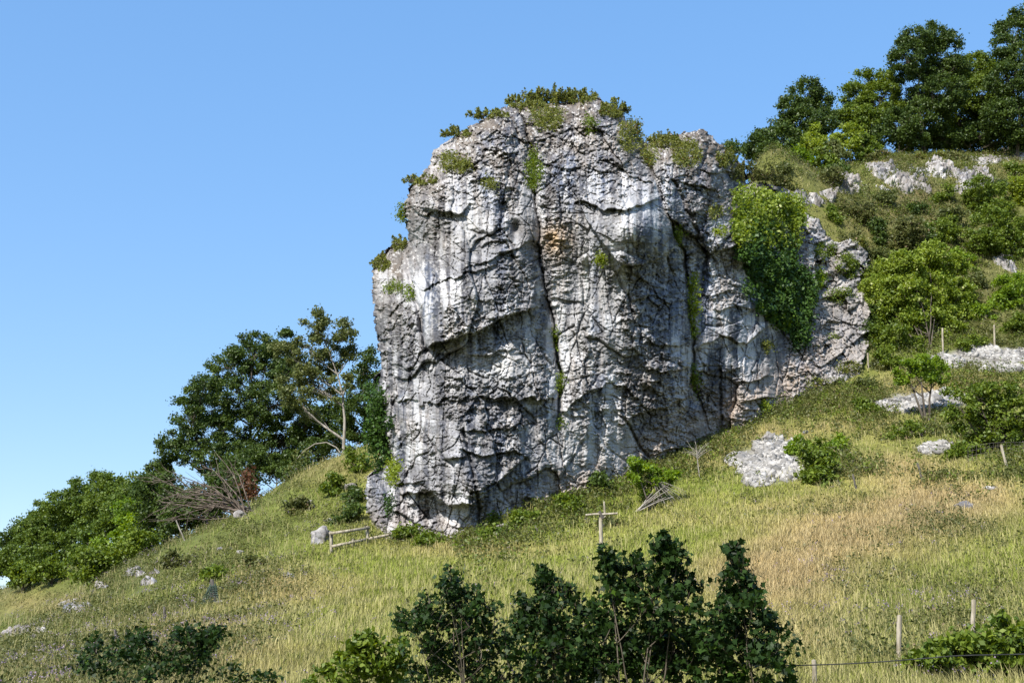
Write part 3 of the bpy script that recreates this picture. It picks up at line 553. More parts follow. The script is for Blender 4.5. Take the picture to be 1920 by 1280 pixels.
def tree(name, label, cat, base, blobs, Y, mt='leaf_dark', bark='bark', leaf=.16, dens=1., rc=.42, trunk=.18, group=None, kind='diamond', cden=5., trunk_to=None, lean=None, twig=True, val0=.45, squash=.8, nst=1, droop=0., depth=.55, shoots=()):
    """base (u, Y) on the ground; blobs = [(u, v, r px)] boughs of the crown"""
    b0 = base if len(base) == 3 and not np.isscalar(base) and isinstance(base, np.ndarray) else stand(base[0], Y)
    e = empty(name, b0, label, cat, group)
    cs = []
    for (u, v, r) in blobs:
        rr = r / F * Y * 1.16; c = at(u, v, Y + rng.uniform(-depth, depth) * rr * 1.6); cs.append((c, rr))
    cen = np.mean([c for c, _ in cs], 0); topz = max(c[2] for c, _ in cs)
    lines = []; stems = []
    for k in range(nst):
        off = np.array([rng.normal(0, .15), rng.normal(0, .15), -.3]) if nst > 1 else np.array([0, 0, -.4])
        tgt = np.array([cen[0], cen[1], .4 * cen[2] + .6 * topz]) if trunk_to is None else at(trunk_to[0], trunk_to[1], Y)
        if nst > 1: tgt = cs[k % len(cs)][0]
        pts = curve(b0 + off, tgt, (rng.normal(0, .03) * (tgt[2] - b0[2]), 0, 0) if lean is None else lean, 12, .05)
        rad = trunk * .8 * np.linspace(1, .15, 12) ** .9; rad[0] *= 1.35; lines.append((pts, rad)); stems.append(pts)
    LP = []; VB = []
    for c, rr in cs:
        st = stems[rng.integers(len(stems))]; zz = st[:, 2]; want = c[2] - .75 * np.hypot(*(st[:, :2].mean(0) - c[:2])) - .3 * rr
        i = int(np.clip(np.argmin(np.abs(zz - want)), 2, len(st) - 2))
        bl = curve(st[i], c, (0, 0, -.1 * rr), 7, .10); r0 = trunk * (.15 + .5 * (1 - i / 12))
        lines.append((bl, r0 * np.linspace(1, .25, 7)))
        nc = max(4, int(1.7 * cden * (rr / .9) ** 2 * (.42 / rc) ** .8)); cc = clumps(c, rr, nc, squash)
        for q in cc:
            if twig:
                j = rng.integers(2, 7); lines.append((curve(bl[j], q, (0, 0, .05), 4, .12), np.array([.25, .18, .12, .06]) * min(r0, .09)))
            m_ = int(82 * dens * rng.uniform(.5, 1.3)); L = q + rng.normal(0, rc * rng.uniform(.35, .62), (m_, 3)) * np.array([1, 1, .7])
            if droop: L[:, 2] -= droop * rng.uniform(0, 1, m_) ** 2
            LP.append(L); VB.append(np.full(m_, val0 + rng.normal(0, .12)))
    for (u, v, u2, v2, k_) in shoots:
        a_ = at(u, v, Y); b_ = at(u2, v2, Y + rng.normal(0, .3)); pl = curve(a_, b_, (rng.normal(0, .04), 0, 0), 7, .03); lines.append((pl, np.linspace(.012, .003, 7)))
        t_ = rng.uniform(0, 1, k_); q_ = np.array([np.interp(t_, np.linspace(0, 1, 7), pl[:, i_]) for i_ in range(3)]).T + rng.normal(0, 1, (k_, 3)) * (.085 * (1.25 - t_))[:, None]
        LP.append(q_); VB.append(np.full(k_, val0))
    tubes('trunk', lines, bark, e)
    crown_mesh('crown', np.concatenate(LP), leaf, mt, e, kind, np.concatenate(VB))
    return e
# ------------------------------------------------------------------ woodland behind the left ridge
W1 = 'trees of the wood left of the crag'
tree('ash_tree', 'tall dark green ash tree whose crown is the second highest left of the crag', 'tree', (478, 0), [(470, 660, 42), (430, 690, 36), (500, 690, 45), (450, 740, 55), (510, 760, 50), (400, 770, 42), (460, 810, 55), (520, 830, 45), (380, 730, 26), (485, 640, 22), (540, 700, 34)], 101, 'leaf_dark', leaf=.115, dens=1.6, group=W1, trunk=.22, cden=4.5)
tree('ash_tree', 'spreading dark ash tree, its bare fallen branches in front of it', 'tree', (425, 0), [(370, 740, 30), (355, 790, 36), (400, 810, 42), (350, 850, 34), (320, 835, 28), (400, 860, 45), (300, 860, 18), (345, 760, 20), (385, 715, 22), (440, 860, 40), (292, 885, 24), (315, 900, 28), (280, 900, 20)], 97, 'leaf_dark', leaf=.115, dens=1.6, group=W1, trunk=.18, cden=4.5)
tree('pale_trunk_tree', 'slender tree with a pale grey trunk, the highest tree left of the crag', 'tree', stand(643, 89.), [(590, 600, 24), (615, 620, 34), (645, 625, 24), (575, 650, 32), (620, 670, 38), (655, 670, 22), (560, 700, 34), (600, 725, 36), (545, 740, 28), (650, 720, 16), (530, 660, 22), (570, 770, 22)], 90, 'leaf_olive', 'bark_pale', leaf=.115, dens=1.6, group=W1, trunk=.17, trunk_to=(610, 640), cden=4.2, lean=(.5, 0, 0))
tree('ash_tree', 'dark tree standing half behind the left edge of the crag', 'tree', (690, 0), [(680, 680, 24), (700, 710, 26), (665, 730, 28), (690, 760, 30), (650, 770, 28), (700, 670, 18), (670, 800, 28), (650, 828, 24), (690, 830, 26), (705, 760, 22)], 97, 'leaf_dark', leaf=.115, dens=1.6, group=W1, trunk=.14)
tree('ash_tree', 'dark tree filling the middle of the wood, behind the pale trunk', 'tree', (580, 0), [(560, 790, 46), (600, 800, 40), (630, 780, 34), (520, 850, 42), (570, 850, 40), (540, 640, 24), (545, 680, 34), (510, 655, 22)], 103, 'leaf_dark', leaf=.12, dens=1.5, group=W1, trunk=.2)
tree('understorey_tree', 'low dark tree under the ash crowns, on the ridge', 'tree', (510, 0), [(470, 870, 36), (500, 880, 34), (540, 870, 30), (440, 890, 34), (590, 845, 26), (625, 830, 22)], 95, 'leaf_dark', leaf=.11, dens=1.5, group=W1, trunk=.1)
for (u, v, r, lb, mt) in [(430, 905, 36, 'dark shrub at the foot of the wood right of the fallen branches', 'leaf_dark'), (390, 930, 40, 'dark shrub behind the fallen bare branches', 'leaf_dark'), (350, 960, 40, 'dark shrub where the wood meets the slope', 'leaf_dark'), (300, 930, 44, 'dense dark bush left of the fallen branches', 'leaf_dark'),
                          (560, 880, 26, 'leafy shrub on the ridge under the arching branch', 'leaf_dark'), (300, 990, 34, 'rounded dark bush at the edge of the slope', 'leaf_dark')]:
    tree('woodland_shrub', lb, 'shrub', (u, 0), [(u, v, r), (u - r * .7, v + r * .3, r * .7), (u + r * .7, v + r * .2, r * .7), (u, v + r * .7, r * .8)], 92 if u > 320 else 95, mt, leaf=.13, dens=1.1, group='shrubs at the foot of the wood', trunk=.07, nst=3)
W2 = 'trees of the far wood at left'
for k, (bl, y, lb, mt) in enumerate([([(270, 910, 28), (300, 895, 24), (250, 940, 36), (290, 945, 38)], 118, 'round-headed tree where the far wood meets the tall ashes', 'leaf_far'), ([(215, 915, 30), (190, 900, 20), (230, 950, 40), (180, 945, 34)], 128, 'broad green tree on the skyline of the far wood', 'leaf_far'),
        ([(145, 925, 26), (120, 945, 30), (160, 960, 38), (120, 985, 36)], 133, 'domed green tree left of the broad skyline tree', 'leaf_far'), ([(75, 955, 20), (60, 985, 26), (90, 990, 34), (70, 1015, 30)], 138, 'smaller domed tree near the left end of the far wood', 'leaf_far'), ([(25, 1000, 16), (18, 1020, 18), (40, 1030, 18)], 150, 'last small tree on the skyline at the left edge', 'leaf_dark'),
        ([(200, 1000, 36), (160, 1010, 36), (230, 990, 30)], 122, 'dense green tree in the middle of the far wood', 'leaf_far'), ([(110, 1040, 30), (70, 1045, 28), (140, 1030, 28)], 134, 'green tree low in the far wood above the orchard trees', 'leaf_far'), ([(20, 1045, 22), (0, 1060, 26), (40, 1060, 22)], 140, 'dark green tree low at the left edge', 'leaf_far'),
        ([(250, 985, 30), (235, 960, 20), (275, 1005, 26), (210, 1020, 22)], 104, 'yellow-green bright tree in front of the far wood', 'leaf_bright'), ([(260, 1020, 26), (290, 1030, 20), (230, 1040, 18)], 90, 'light green bush where the ridge meets the wood', 'leaf_mid'), ([(175, 1050, 26), (200, 1045, 22), (150, 1065, 22), (180, 1075, 22)], 96, 'bright green bush beyond the left end of the ridge', 'leaf_mid')]):
    tree('broadleaf_tree', lb, 'tree', (np.mean([b[0] for b in bl]), 0), bl, y, mt, leaf=.16, dens=1.7, rc=.6, group=W2, trunk=.18, twig=False, cden=6.)
for (u, v, lb) in [(42, 1078, 'left of the two small round orchard trees on the far meadow'), (98, 1066, 'right of the two small round orchard trees on the far meadow')]:
    tree('orchard_tree', lb, 'tree', ground_at(u, v + 30), [(u, v, 20), (u - 18, v + 6, 15), (u + 18, v + 3, 16), (u + 2, v - 10, 14)], ground_at(u, v + 30)[1], 'leaf_mid', leaf=.16, rc=.45, trunk=.14, group='small orchard trees', cden=7.)
# bare fallen tree
b0 = ground_at(462, 962); e = empty('fallen_tree', b0, 'fallen tree with a fan of bare brown branches leaning left off the ridge', 'tree')
L = []
for k in range(22):
    u1 = rng.uniform(268, 430); v1 = rng.uniform(852, 985); st = b0 + rng.normal(0, .25, 3); en = at(u1, v1, b0[1] + rng.uniform(-1.5, 2.5))
    c = curve(st, en, (0, 0, rng.uniform(-.2, .9)), 9, .10); L.append((c, np.linspace(.055, .012, 9)))
    for q in range(7):
        j = rng.integers(3, 8); d = c[j] + (c[8] - c[4]) * rng.uniform(.2, .6) + rng.normal(0, .45, 3); L.append((curve(c[j], d, (0, 0, -.1), 5, .15), np.linspace(.02, .006, 5)))
tubes('branches', L, 'deadwood', e, 4)
e = empty('withered_shrub', ground_at(470, 940), 'withered shrub with rust-brown leaves behind the fallen branches', 'shrub')
P = np.concatenate([at(u, v, 86.5) + rng.normal(0, .28, (90, 3)) for u, v in [(460, 905), (468, 920), (475, 935), (465, 890), (480, 925)]]); crown_mesh('foliage', P, .16, 'leaf_rust', e)
tubes('stem', [(curve(ground_at(470, 940), at(465, 900, 86.5), (.1, 0, 0)), np.linspace(.05, .01, 7))], 'deadwood', e)
e = empty('arching_branch', ground_at(640, 850), 'dead branch arching down to the left from the foot of the pale tree', 'branch')
pp = np.array([at(u, v, 89) for u, v in [(641, 852), (630, 838), (612, 829), (590, 832), (570, 845), (555, 862), (548, 880)]]); tubes('stem', [(pp, np.linspace(.05, .03, 7))], 'bark_pale', e)
P = np.concatenate([at(u, v, 88.8) + rng.normal(0, .25, (50, 3)) for u, v in [(556, 870), (546, 885), (560, 855), (575, 850)]]); crown_mesh('foliage', P, .12, 'leaf_olive', e)
# ------------------------------------------------------------------ trees on the right skyline
W3 = 'trees on the right skyline'
for bl, y, lb, mt, tr in [([(1510, 175, 26), (1485, 200, 24), (1535, 195, 24), (1500, 230, 36), (1540, 235, 26), (1470, 235, 24), (1555, 215, 14)], 117, 'airy dark tree standing alone left of the skyline wood', 'leaf_dark', .16),
        ([(1440, 255, 22), (1420, 275, 22), (1470, 265, 28), (1450, 290, 26), (1475, 300, 20)], 110, 'low dark tree just right of the crag top', 'leaf_dark', .13), ([(1378, 272, 12), (1392, 276, 10), (1368, 278, 7)], 118, 'tiny dark treetop right beside the crag summit', 'leaf_dark', .08),
        ([(1620, 150, 18), (1655, 150, 20), (1610, 180, 28), (1650, 190, 36), (1590, 215, 24), (1630, 230, 38), (1670, 220, 34)], 121, 'yellow-green broad tree left of the tallest ash', 'leaf_mid', .2),
        ([(1715, 75, 26), (1750, 70, 28), (1780, 80, 20), (1700, 110, 28), (1745, 120, 40), (1785, 130, 26), (1720, 165, 38), (1770, 175, 38), (1740, 220, 40), (1690, 235, 34), (1700, 75, 14)], 119, 'tallest ash with a domed feathery crown on the right skyline', 'leaf_dark', .24),
        ([(1830, 125, 30), (1800, 150, 30), (1860, 140, 28), (1830, 180, 40), (1800, 215, 36), (1860, 210, 36), (1780, 245, 24)], 123, 'dense mid-green tree right of the tallest ash', 'leaf_mid', .2),
        ([(1900, 60, 28), (1915, 30, 18), (1880, 90, 22), (1920, 110, 36), (1890, 150, 34), (1925, 180, 40), (1890, 215, 38), (1925, 240, 34)], 117, 'tall dark tree cut by the right edge of the picture', 'leaf_dark', .22),
        ([(1840, 250, 24), (1880, 252, 24), (1800, 258, 20), (1760, 258, 20)], 119, 'low dense bush under the skyline trees at right', 'leaf_dark', .1), ([(1650, 258, 22), (1690, 262, 20), (1720, 255, 18)], 118, 'low bush under the tallest ash', 'leaf_dark', .1), ([(1740, 262, 24), (1775, 266, 22), (1700, 270, 18), (1810, 262, 22)], 122, 'dense understorey behind the skyline trunks', 'leaf_mid', .1), ([(1860, 262, 22), (1900, 262, 24), (1930, 255, 24), (1840, 235, 30)], 122, 'dense understorey at the right end of the skyline wood', 'leaf_dark', .1)]:
    tree('skyline_tree', lb, 'tree', (np.mean([b[0] for b in bl]), 0), [(u, v, r * 1.12) for u, v, r in bl], y, mt, leaf=.14, dens=1.7, rc=.5, group=W3, trunk=tr, cden=6., val0=.4)
for (u, v, r, lb, mt, y) in [(1520, 265, 26, 'yellow-green bush in front of the lone airy tree', 'leaf_yellow', 112), (1590, 258, 28, 'yellowish bush between the lone tree and the wood', 'leaf_yellow', 114), (1490, 300, 22, 'bright green bush low beside the crag shoulder', 'leaf_bright', 108), (1540, 300, 26, 'mid green bush on the shoulder below the yellow bush', 'leaf_mid', 110), (1620, 275, 22, 'green bush at the left foot of the skyline wood', 'leaf_mid', 114), (1560, 282, 18, 'small olive bush between the yellow bushes', 'leaf_olive', 111)]:
    tree('bush', lb, 'bush', (u, 0), [(u, v, r), (u - r * .8, v + r * .35, r * .7), (u + r * .8, v + r * .3, r * .7), (u, v + r * .6, r * .8), (u + r * .2, v - r * .6, r * .5)], y, mt, leaf=.16, dens=1.1, group='bushes below the right skyline', trunk=.06, nst=3)
# ------------------------------------------------------------------ shrubs on the hillsides
def shrub(u, v, wpx, hpx, label, mt, leaf=.12, dens=1., bark='bark', cden=6., name='shrub', cat='shrub', group=None, gap=.05, trunk=.05, nst=4, rc=.35, Y=None, twig=True):
    """u, v: foot pixel; rounded, wider than a ball"""
    g = ground_at(u, v) if Y is None else stand(u, Y); bl = []
    nb = max(4, int(3 + wpx / 22))
    for k in range(nb):
        a = rng.uniform(-1, 1); h = rng.uniform(gap + .15, 1) * math.sqrt(max(0.1, 1 - a * a * .8))
        r = rng.uniform(.22, .34) * min(wpx, hpx * 1.2); bl.append((u + a * (wpx / 2 - r * .8), v - hpx * h + r * .8, r))
    return tree(name, label, cat, g, bl, g[1], mt, bark, leaf, dens, rc, trunk, group, cden=cden, nst=nst, twig=twig)
tree('elder_bush', 'large rounded elder bush with creamy flower heads on the right slope', 'bush', ground_at(1740, 655), [(1740, 480, 30), (1700, 500, 32), (1775, 500, 34), (1665, 510, 26), (1645, 540, 28), (1690, 550, 42), (1740, 550, 48), (1790, 550, 34), (1665, 580, 32), (1715, 595, 36), (1765, 600, 34), (1800, 590, 20), (1640, 570, 20), (1690, 620, 24), (1660, 605, 24), (1780, 622, 24), (1735, 615, 24)], 93, 'leaf_bloom', leaf=.13, dens=1.9, rc=.45, trunk=.07, nst=6, cden=9.)
tree('small_leaning_tree', 'small tree with dark forked trunk and green flat top above the scree', 'tree', ground_at(1738, 788), [(1700, 690, 20), (1725, 682, 24), (1750, 690, 24), (1765, 705, 16), (1735, 705, 18), (1690, 710, 10)], ground_at(1738, 788)[1], 'leaf_bright', leaf=.11, rc=.3, trunk=.12, nst=3, cden=7.)
tree('hawthorn_bush', 'broad dark hawthorn with a sunlit top at the right edge', 'bush', ground_at(1865, 845), [(1830, 740, 24), (1870, 732, 28), (1910, 735, 30), (1800, 765, 26), (1850, 770, 34), (1900, 775, 36), (1830, 800, 28), (1880, 815, 30), (1925, 800, 34), (1790, 735, 16)], ground_at(1865, 845)[1], 'leaf_mid', leaf=.11, rc=.32, dens=1.1, trunk=.12, nst=4, cden=6.5)
tree('hawthorn_bush', 'bright green bush beside the T-shaped post, propped on bare grey stems', 'bush', ground_at(1215, 955), [(1195, 880, 20), (1215, 890, 24), (1240, 895, 22), (1262, 890, 14), (1225, 910, 20), (1190, 870, 12)], ground_at(1215, 955)[1], 'leaf_bright', leaf=.10, rc=.26, trunk=.08, nst=4, cden=8.)
g = ground_at(1190, 962)
e = empty('dead_branch', g, 'bundle of pale dead stems leaning under the bright green bush', 'branch'); gy = g[1]
tubes('branches', [(curve(at(1192 + q, 960 - q * .4, gy), at(1236 + rng.uniform(-12, 30), 902 + rng.uniform(-5, 30), gy + rng.normal(0, .4)), (0, 0, .05), 7, .03), np.linspace(.035, .015, 7)) for q in rng.uniform(-6, 8, 9)]
      + [(curve(at(1225, 900, gy), at(1225 + rng.uniform(10, 75), 915 + rng.uniform(-5, 50), gy + rng.normal(0, .5)), (0, 0, .1), 6, .1), np.linspace(.02, .006, 6)) for q in range(16)], 'bark_pale', e)
e = empty('bare_sapling', ground_at(1312, 895), 'bare grey sapling standing against the crag foot', 'tree'); gy = ground_at(1312, 895)[1]
Lb = [(curve(ground_at(1312, 895), at(1306, 850, gy), (0, 0, 0), 6, .03), np.linspace(.04, .02, 6))] + [(curve(at(1308, 862 - q, gy), at(1308 + rng.uniform(-30, 30), 832 + rng.uniform(-8, 16), gy + rng.normal(0, .4)), (0, 0, .1), 5, .12), np.linspace(.018, .005, 5)) for q in rng.uniform(0, 14, 22)]
tubes('branches', Lb, 'bark_pale', e)
SH = [(1225, 865, 40, 60, 'dark thin-leaved shrub growing up the crag foot behind the bright bush', 'leaf_dark'), (1125, 925, 44, 44, 'small dark shrub at the crag foot left of the bright bush', 'leaf_dark'), (1290, 800, 44, 34, 'leafy shrub lodged on the ledge at the foot of the chimney', 'leaf_mid'),
      (1530, 900, 90, 90, 'thorny green shrub beside the lower edge of the white scree', 'leaf_mid'), (1500, 850, 50, 40, 'green shrub overhanging the top of the scree', 'leaf_bright'), (1650, 650, 60, 50, 'dark green shrub under the pale buttress', 'leaf_mid'), (1690, 650, 70, 60, 'shrub below the left side of the elder bush', 'leaf_mid'),
      (1640, 690, 50, 36, 'low scrub bush at the foot of the pale buttress', 'leaf_scrub'), (1690, 470, 90, 90, 'twiggy green shrub above the elder bush', 'leaf_scrub'), (1760, 440, 80, 60, 'light green shrub on the slope above the elder', 'leaf_mid'), (1625, 420, 70, 50, 'brownish scrub bush below the upper rocks', 'leaf_scrub'),
      (1600, 470, 50, 40, 'low scrub bush right of the broken buttress', 'leaf_scrub'), (1850, 400, 100, 80, 'broad green shrub under the pale rock slab', 'leaf_mid'), (1910, 380, 70, 80, 'yellowish shrub at the right edge below the rocks', 'leaf_yellow'), (1860, 470, 100, 90, 'big bush with bare loops of stem below it', 'leaf_mid'), (1925, 470, 60, 80, 'tall green shrub cut by the right edge', 'leaf_mid'),
      (1890, 570, 90, 70, 'bright green shrub right of the elder bush', 'leaf_bright'), (1840, 600, 60, 46, 'low bright green shrub touching the elder', 'leaf_bright'), (1920, 620, 70, 60, 'green shrub behind the right fence post', 'leaf_mid'), (1820, 655, 60, 40, 'dark bramble between the two upper fence posts', 'leaf_mid'), (1770, 378, 44, 34, 'small green bush in front of the white rock band', 'leaf_mid'),
      (1560, 350, 70, 40, 'brown scrub bush on the brow right of the crag', 'leaf_scrub'), (1640, 300, 60, 28, 'brownish scrub on the brow under the yellow bush', 'leaf_scrub'), (1800, 300, 60, 26, 'grey-brown scrub above the white rock band', 'leaf_scrub'), (1905, 330, 50, 36, 'green shrub at the right edge above the rocks', 'leaf_mid'), (1580, 560, 30, 24, 'small tuft of leaves on the pale buttress', 'leaf_mid'),
      (1700, 820, 60, 34, 'low green bramble left of the small scree patch', 'leaf_mid'), (1570, 845, 70, 34, 'low green bramble in the turf right of the scree', 'leaf_bright'), (1630, 775, 60, 34, 'low shrub left of the scree under the leaning tree', 'leaf_mid'), (1810, 860, 70, 34, 'dark low bramble at the left foot of the hawthorn', 'leaf_mid'), (1750, 700, 50, 34, 'leafy shrub behind the leaning tree', 'leaf_mid'),
      (620, 925, 60, 40, 'green shrub on the slope close left of the crag', 'leaf_mid'), (665, 940, 50, 44, 'dark green shrub against the left foot of the crag', 'leaf_dark'), (670, 880, 50, 44, 'green shrub at the ridge beside the ivy', 'leaf_mid'), (650, 980, 60, 44, 'dark shrub just behind the wooden rail fence', 'leaf_dark'), (560, 960, 60, 30, 'low green bramble on the left slope', 'leaf_scrub'),
      (400, 1090, 70, 40, 'dark low bramble above the netting post', 'leaf_mid'), (470, 1065, 60, 24, 'low bramble on the left slope below the tiny stones', 'leaf_scrub'), (330, 1060, 50, 24, 'low bramble near the ridge of the left slope', 'leaf_scrub'), (1145, 985, 40, 20, 'small grey-green herb clump by the T-shaped post', 'leaf_scrub'),
      (810, 1020, 80, 34, 'nettles along the undercut left foot of the crag', 'leaf_mid'), (760, 1012, 60, 26, 'leafy weeds at the end of the rail fence', 'leaf_mid'), (920, 1008, 60, 26, 'green weeds right of the lowest rock toe', 'leaf_mid'), (985, 985, 70, 30, 'dense weeds along the crag foot at centre', 'leaf_mid'), (1060, 960, 70, 32, 'tall weeds along the crag foot left of the small shrub', 'leaf_mid')]
SH += [(1655, 500, 44, 50, 'green shrub against the upper right rim of the rock buttress', 'leaf_olive'), (1662, 690, 50, 50, 'green shrub against the right foot of the rock buttress', 'leaf_mid'), (1625, 730, 50, 30, 'olive bramble below the toe of the rock buttress', 'leaf_olive'), (1560, 415, 40, 30, 'green bush in the notch between the knobbly rocks and the buttress', 'leaf_mid'), (1470, 350, 40, 22, 'grass and scrub on the crest right behind the climber', 'leaf_scrub'),
       (1590, 400, 50, 34, 'dark brown-green scrub clump right of the knobbly rocks', 'leaf_scrub'), (1660, 385, 60, 36, 'olive scrub bush under the left end of the white rock band', 'leaf_olive'), (1720, 400, 50, 30, 'dark green scrub bush under the middle of the white rock band', 'leaf_dark'), (1790, 420, 56, 44, 'dark twiggy shrub between the rock band and the loop-stemmed bush', 'leaf_olive'),
       (1640, 450, 50, 50, 'dark hollow bush up and left of the elder', 'leaf_dark'), (1730, 465, 50, 50, 'dark bush directly behind the top of the elder', 'leaf_dark'), (1800, 500, 56, 40, 'yellow-green bush beside the upper right of the elder', 'leaf_bright'), (1830, 530, 50, 40, 'olive scrub right of the elder crown', 'leaf_olive'),
       (1570, 330, 60, 26, 'dark scrub strip under the mid green bush of the brow', 'leaf_dark'), (1740, 300, 60, 24, 'reddish brown scrub on the skyline brow under the tallest ash', 'leaf_heath'), (1870, 360, 40, 34, 'dark little shrub on the right of the pale rock slab', 'leaf_dark'), (1650, 600, 60, 50, 'dark shrub wedged between buttress and elder', 'leaf_dark'),
       (1420, 300, 50, 30, 'straw-coloured scrub on the shoulder behind the crag', 'leaf_scrub'), (1470, 325, 50, 26, 'olive scrub on the shoulder above the knobbly rocks', 'leaf_olive')]
for (u, v, a, b, lb, mt) in SH: shrub(u, v, a, b, lb, mt, group='shrubs and brambles on the slopes')
# shrubs growing on the crag itself
def crag_plant(u, v, wpx, hpx, label, mt, name='crag_shrub', cat='plant', leaf=.09, n=None, up=.8, group='plants growing on the crag', upright=False):
    e = empty(name, crag_pt(u, v, 0), label, cat, group); LP = []; st = []; root = crag_pt(u, v, -.15)
    k = n or int(max(5, wpx * hpx / 42))
    for i in range(k):
        a, b = rng.uniform(-1, 1), rng.uniform(-1, 1)
        if a * a + b * b > 1: continue
        uu, vv = u + a * wpx / 2, v + b * hpx / 2; p = crag_pt(uu, vv, rng.uniform(0, .25))
        if upright:
            h = rng.uniform(.15, 1.) * (.42 if hpx < 18 else .8) * (.35 + .65 * (1 - abs(a))); tip = p + np.array([rng.normal(0, .12), rng.normal(-.1, .1), h]); t = rng.uniform(0, 1, (34, 1)) ** .8
            LP.append(p + (tip - p) * t + rng.normal(0, .07, (34, 3)) * (1.3 - t)); st.append((np.array([root, p, (p + tip) / 2, tip]), np.array([.014, .012, .008, .004])))
        else:
            LP.append(p + rng.normal(0, .17, (34, 3))); st.append((np.array([root, crag_pt(uu, vv, -.1), p]), np.array([.02, .015, .008])))
    crown_mesh('foliage', np.concatenate(LP), leaf, mt, e, bias=.5, up=up); tubes('stem', st, 'bark', e, 4)
    return e
CPL = [(788, 340, 44, 22, 'green cushion of plants on the left shoulder of the crag', 'leaf_heath', 1), (853, 252, 40, 20, 'heath tuft on the upper left skyline of the crag', 'leaf_heath', 1), (915, 216, 60, 20, 'long heath tuft on the skyline left of the summit', 'leaf_heath', 1), (985, 195, 56, 34, 'bushy olive heath at the left of the summit', 'leaf_heath', 1), (1035, 186, 70, 30, 'tall grassy heath crowning the summit', 'leaf_heath', 1),
       (1085, 186, 60, 24, 'green heath on the right of the summit', 'leaf_heath', 1), (1025, 222, 60, 44, 'heath hanging into the hollow below the summit', 'leaf_heath', 0), (1150, 210, 44, 36, 'green grass tuft on the right summit shoulder', 'leaf_heath', 1), (1182, 255, 44, 60, 'olive heath running down the right summit shoulder', 'leaf_heath', 0), (1245, 268, 50, 28, 'green heath in the saddle between the two tops', 'leaf_heath', 1),
       (1285, 290, 50, 50, 'brownish heath below the right-hand top', 'leaf_heath', 0), (1215, 290, 30, 40, 'reddish heath at the edge of the saddle', 'leaf_heath', 0), (1362, 300, 30, 44, 'grass tuft beside the right-hand top', 'leaf_heath', 1), (1400, 330, 50, 36, 'straw grass on the back shoulder of the crag', 'leaf_scrub', 1), (1440, 335, 50, 24, 'grass on the crest above the yellow-green climber', 'leaf_scrub', 1),
       (860, 310, 60, 20, 'thin heath along the ledge under the left skyline', 'leaf_heath', 0), (840, 296, 30, 16, 'small heath tuft on the left upper ledge', 'leaf_heath', 0), (918, 345, 24, 12, 'tiny plant on the face left of the main crack', 'leaf_heath', 0), (748, 462, 22, 24, 'tuft on top of the left flank block', 'leaf_heath', 1), (716, 498, 26, 30, 'tuft on the outer edge of the left flank', 'leaf_heath', 1),
       (742, 540, 40, 16, 'green ledge of plants on the left flank', 'leaf_mid', 0), (768, 552, 16, 26, 'dark tuft in the corner of the left flank', 'leaf_mid', 0), (754, 395, 14, 30, 'wispy plants on the left outer edge', 'leaf_mid', 0), (1000, 318, 26, 76, 'green ivy strip filling the top of the main crack', 'leaf_mid', 0), (1042, 632, 12, 44, 'moss strip low in the main crack', 'leaf_mid', 0),
       (1050, 716, 12, 60, 'green moss where the main crack fades out', 'leaf_mid', 0), (1128, 487, 14, 26, 'small bright fern on the central wall', 'leaf_yellow', 0), (1352, 434, 22, 16, 'yellow-green cushion above the jutting block', 'leaf_yellow', 0), (1300, 575, 12, 120, 'yellowing creeper hanging down the chimney', 'leaf_yellow', 0), (1302, 710, 10, 60, 'thin creeper at the bottom of the chimney', 'leaf_mid', 0),
       (1270, 440, 16, 30, 'small plants in the groove right of the nose', 'leaf_mid', 0), (740, 885, 22, 50, 'yellow-green leaves hanging at the left foot', 'leaf_yellow', 0), (733, 948, 10, 34, 'dark ivy strip at the left foot of the crag', 'leaf_ivy', 0), (925, 972, 18, 14, 'green cushion near the lowest rock toe', 'leaf_mid', 0), (1440, 648, 24, 18, 'olive tuft on the lower right wall', 'leaf_heath', 0),
       (1105, 235, 20, 30, 'green plants in the groove under the summit block', 'leaf_mid', 0), (1340, 400, 26, 20, 'small tuft on the wall below the right-hand top', 'leaf_heath', 0), (1432, 760, 22, 16, 'yellow tuft under the jutting ledge', 'leaf_yellow', 0), (1050, 795, 10, 18, 'tiny tuft low on the central wall', 'leaf_mid', 0)]
for (u, v, a, b, lb, mt, upr) in CPL: crag_plant(u, v, a * (1.35 if upr else 1), b * (.8 if upr else 1), lb, mt, upright=bool(upr), n=int(max(6, a * b / (18 if upr else 26))))
def c2_pt(u, v, off=0.):
    us, vs, Yd, ins = CG2
    i = int(np.clip(np.searchsorted(us, u), 0, len(us) - 1)); j = int(np.clip(np.searchsorted(vs, v), 0, len(vs) - 1))
    return at(u, v, float(Yd[j, i]) - off)
_c1 = crag_pt; crag_pt = c2_pt
for (u, v, a, b, lb, mt) in [(1548, 470, 40, 26, 'green tuft in the upper hollow of the rock buttress', 'leaf_mid'), (1590, 500, 36, 44, 'green plants down the middle groove of the rock buttress', 'leaf_mid'), (1612, 455, 30, 20, 'olive tuft at the top right corner of the rock buttress', 'leaf_heath'), (1530, 520, 34, 40, 'leafy strip on the rock buttress next to the dark ivy', 'leaf_bright'),
        (1575, 555, 50, 22, 'ledge of green plants across the rock buttress', 'leaf_mid'), (1628, 530, 30, 60, 'shrubby growth on the right rim of the rock buttress', 'leaf_mid'), (1635, 620, 36, 50, 'dark growth on the lower right rim of the rock buttress', 'leaf_dark'), (1560, 630, 18, 12, 'small green cushion on the smooth lower slab', 'leaf_mid'), (1520, 660, 20, 20, 'small green cushion low on the buttress left side', 'leaf_mid'),
        (1590, 690, 40, 20, 'grassy tuft at the toe of the rock buttress', 'leaf_heath'), (1540, 720, 60, 20, 'grassy fringe along the buttress foot', 'leaf_heath')]: crag_plant(u, v, a, b, lb, mt, n=int(max(6, a * b / 28)), group='plants growing on the rock buttress')
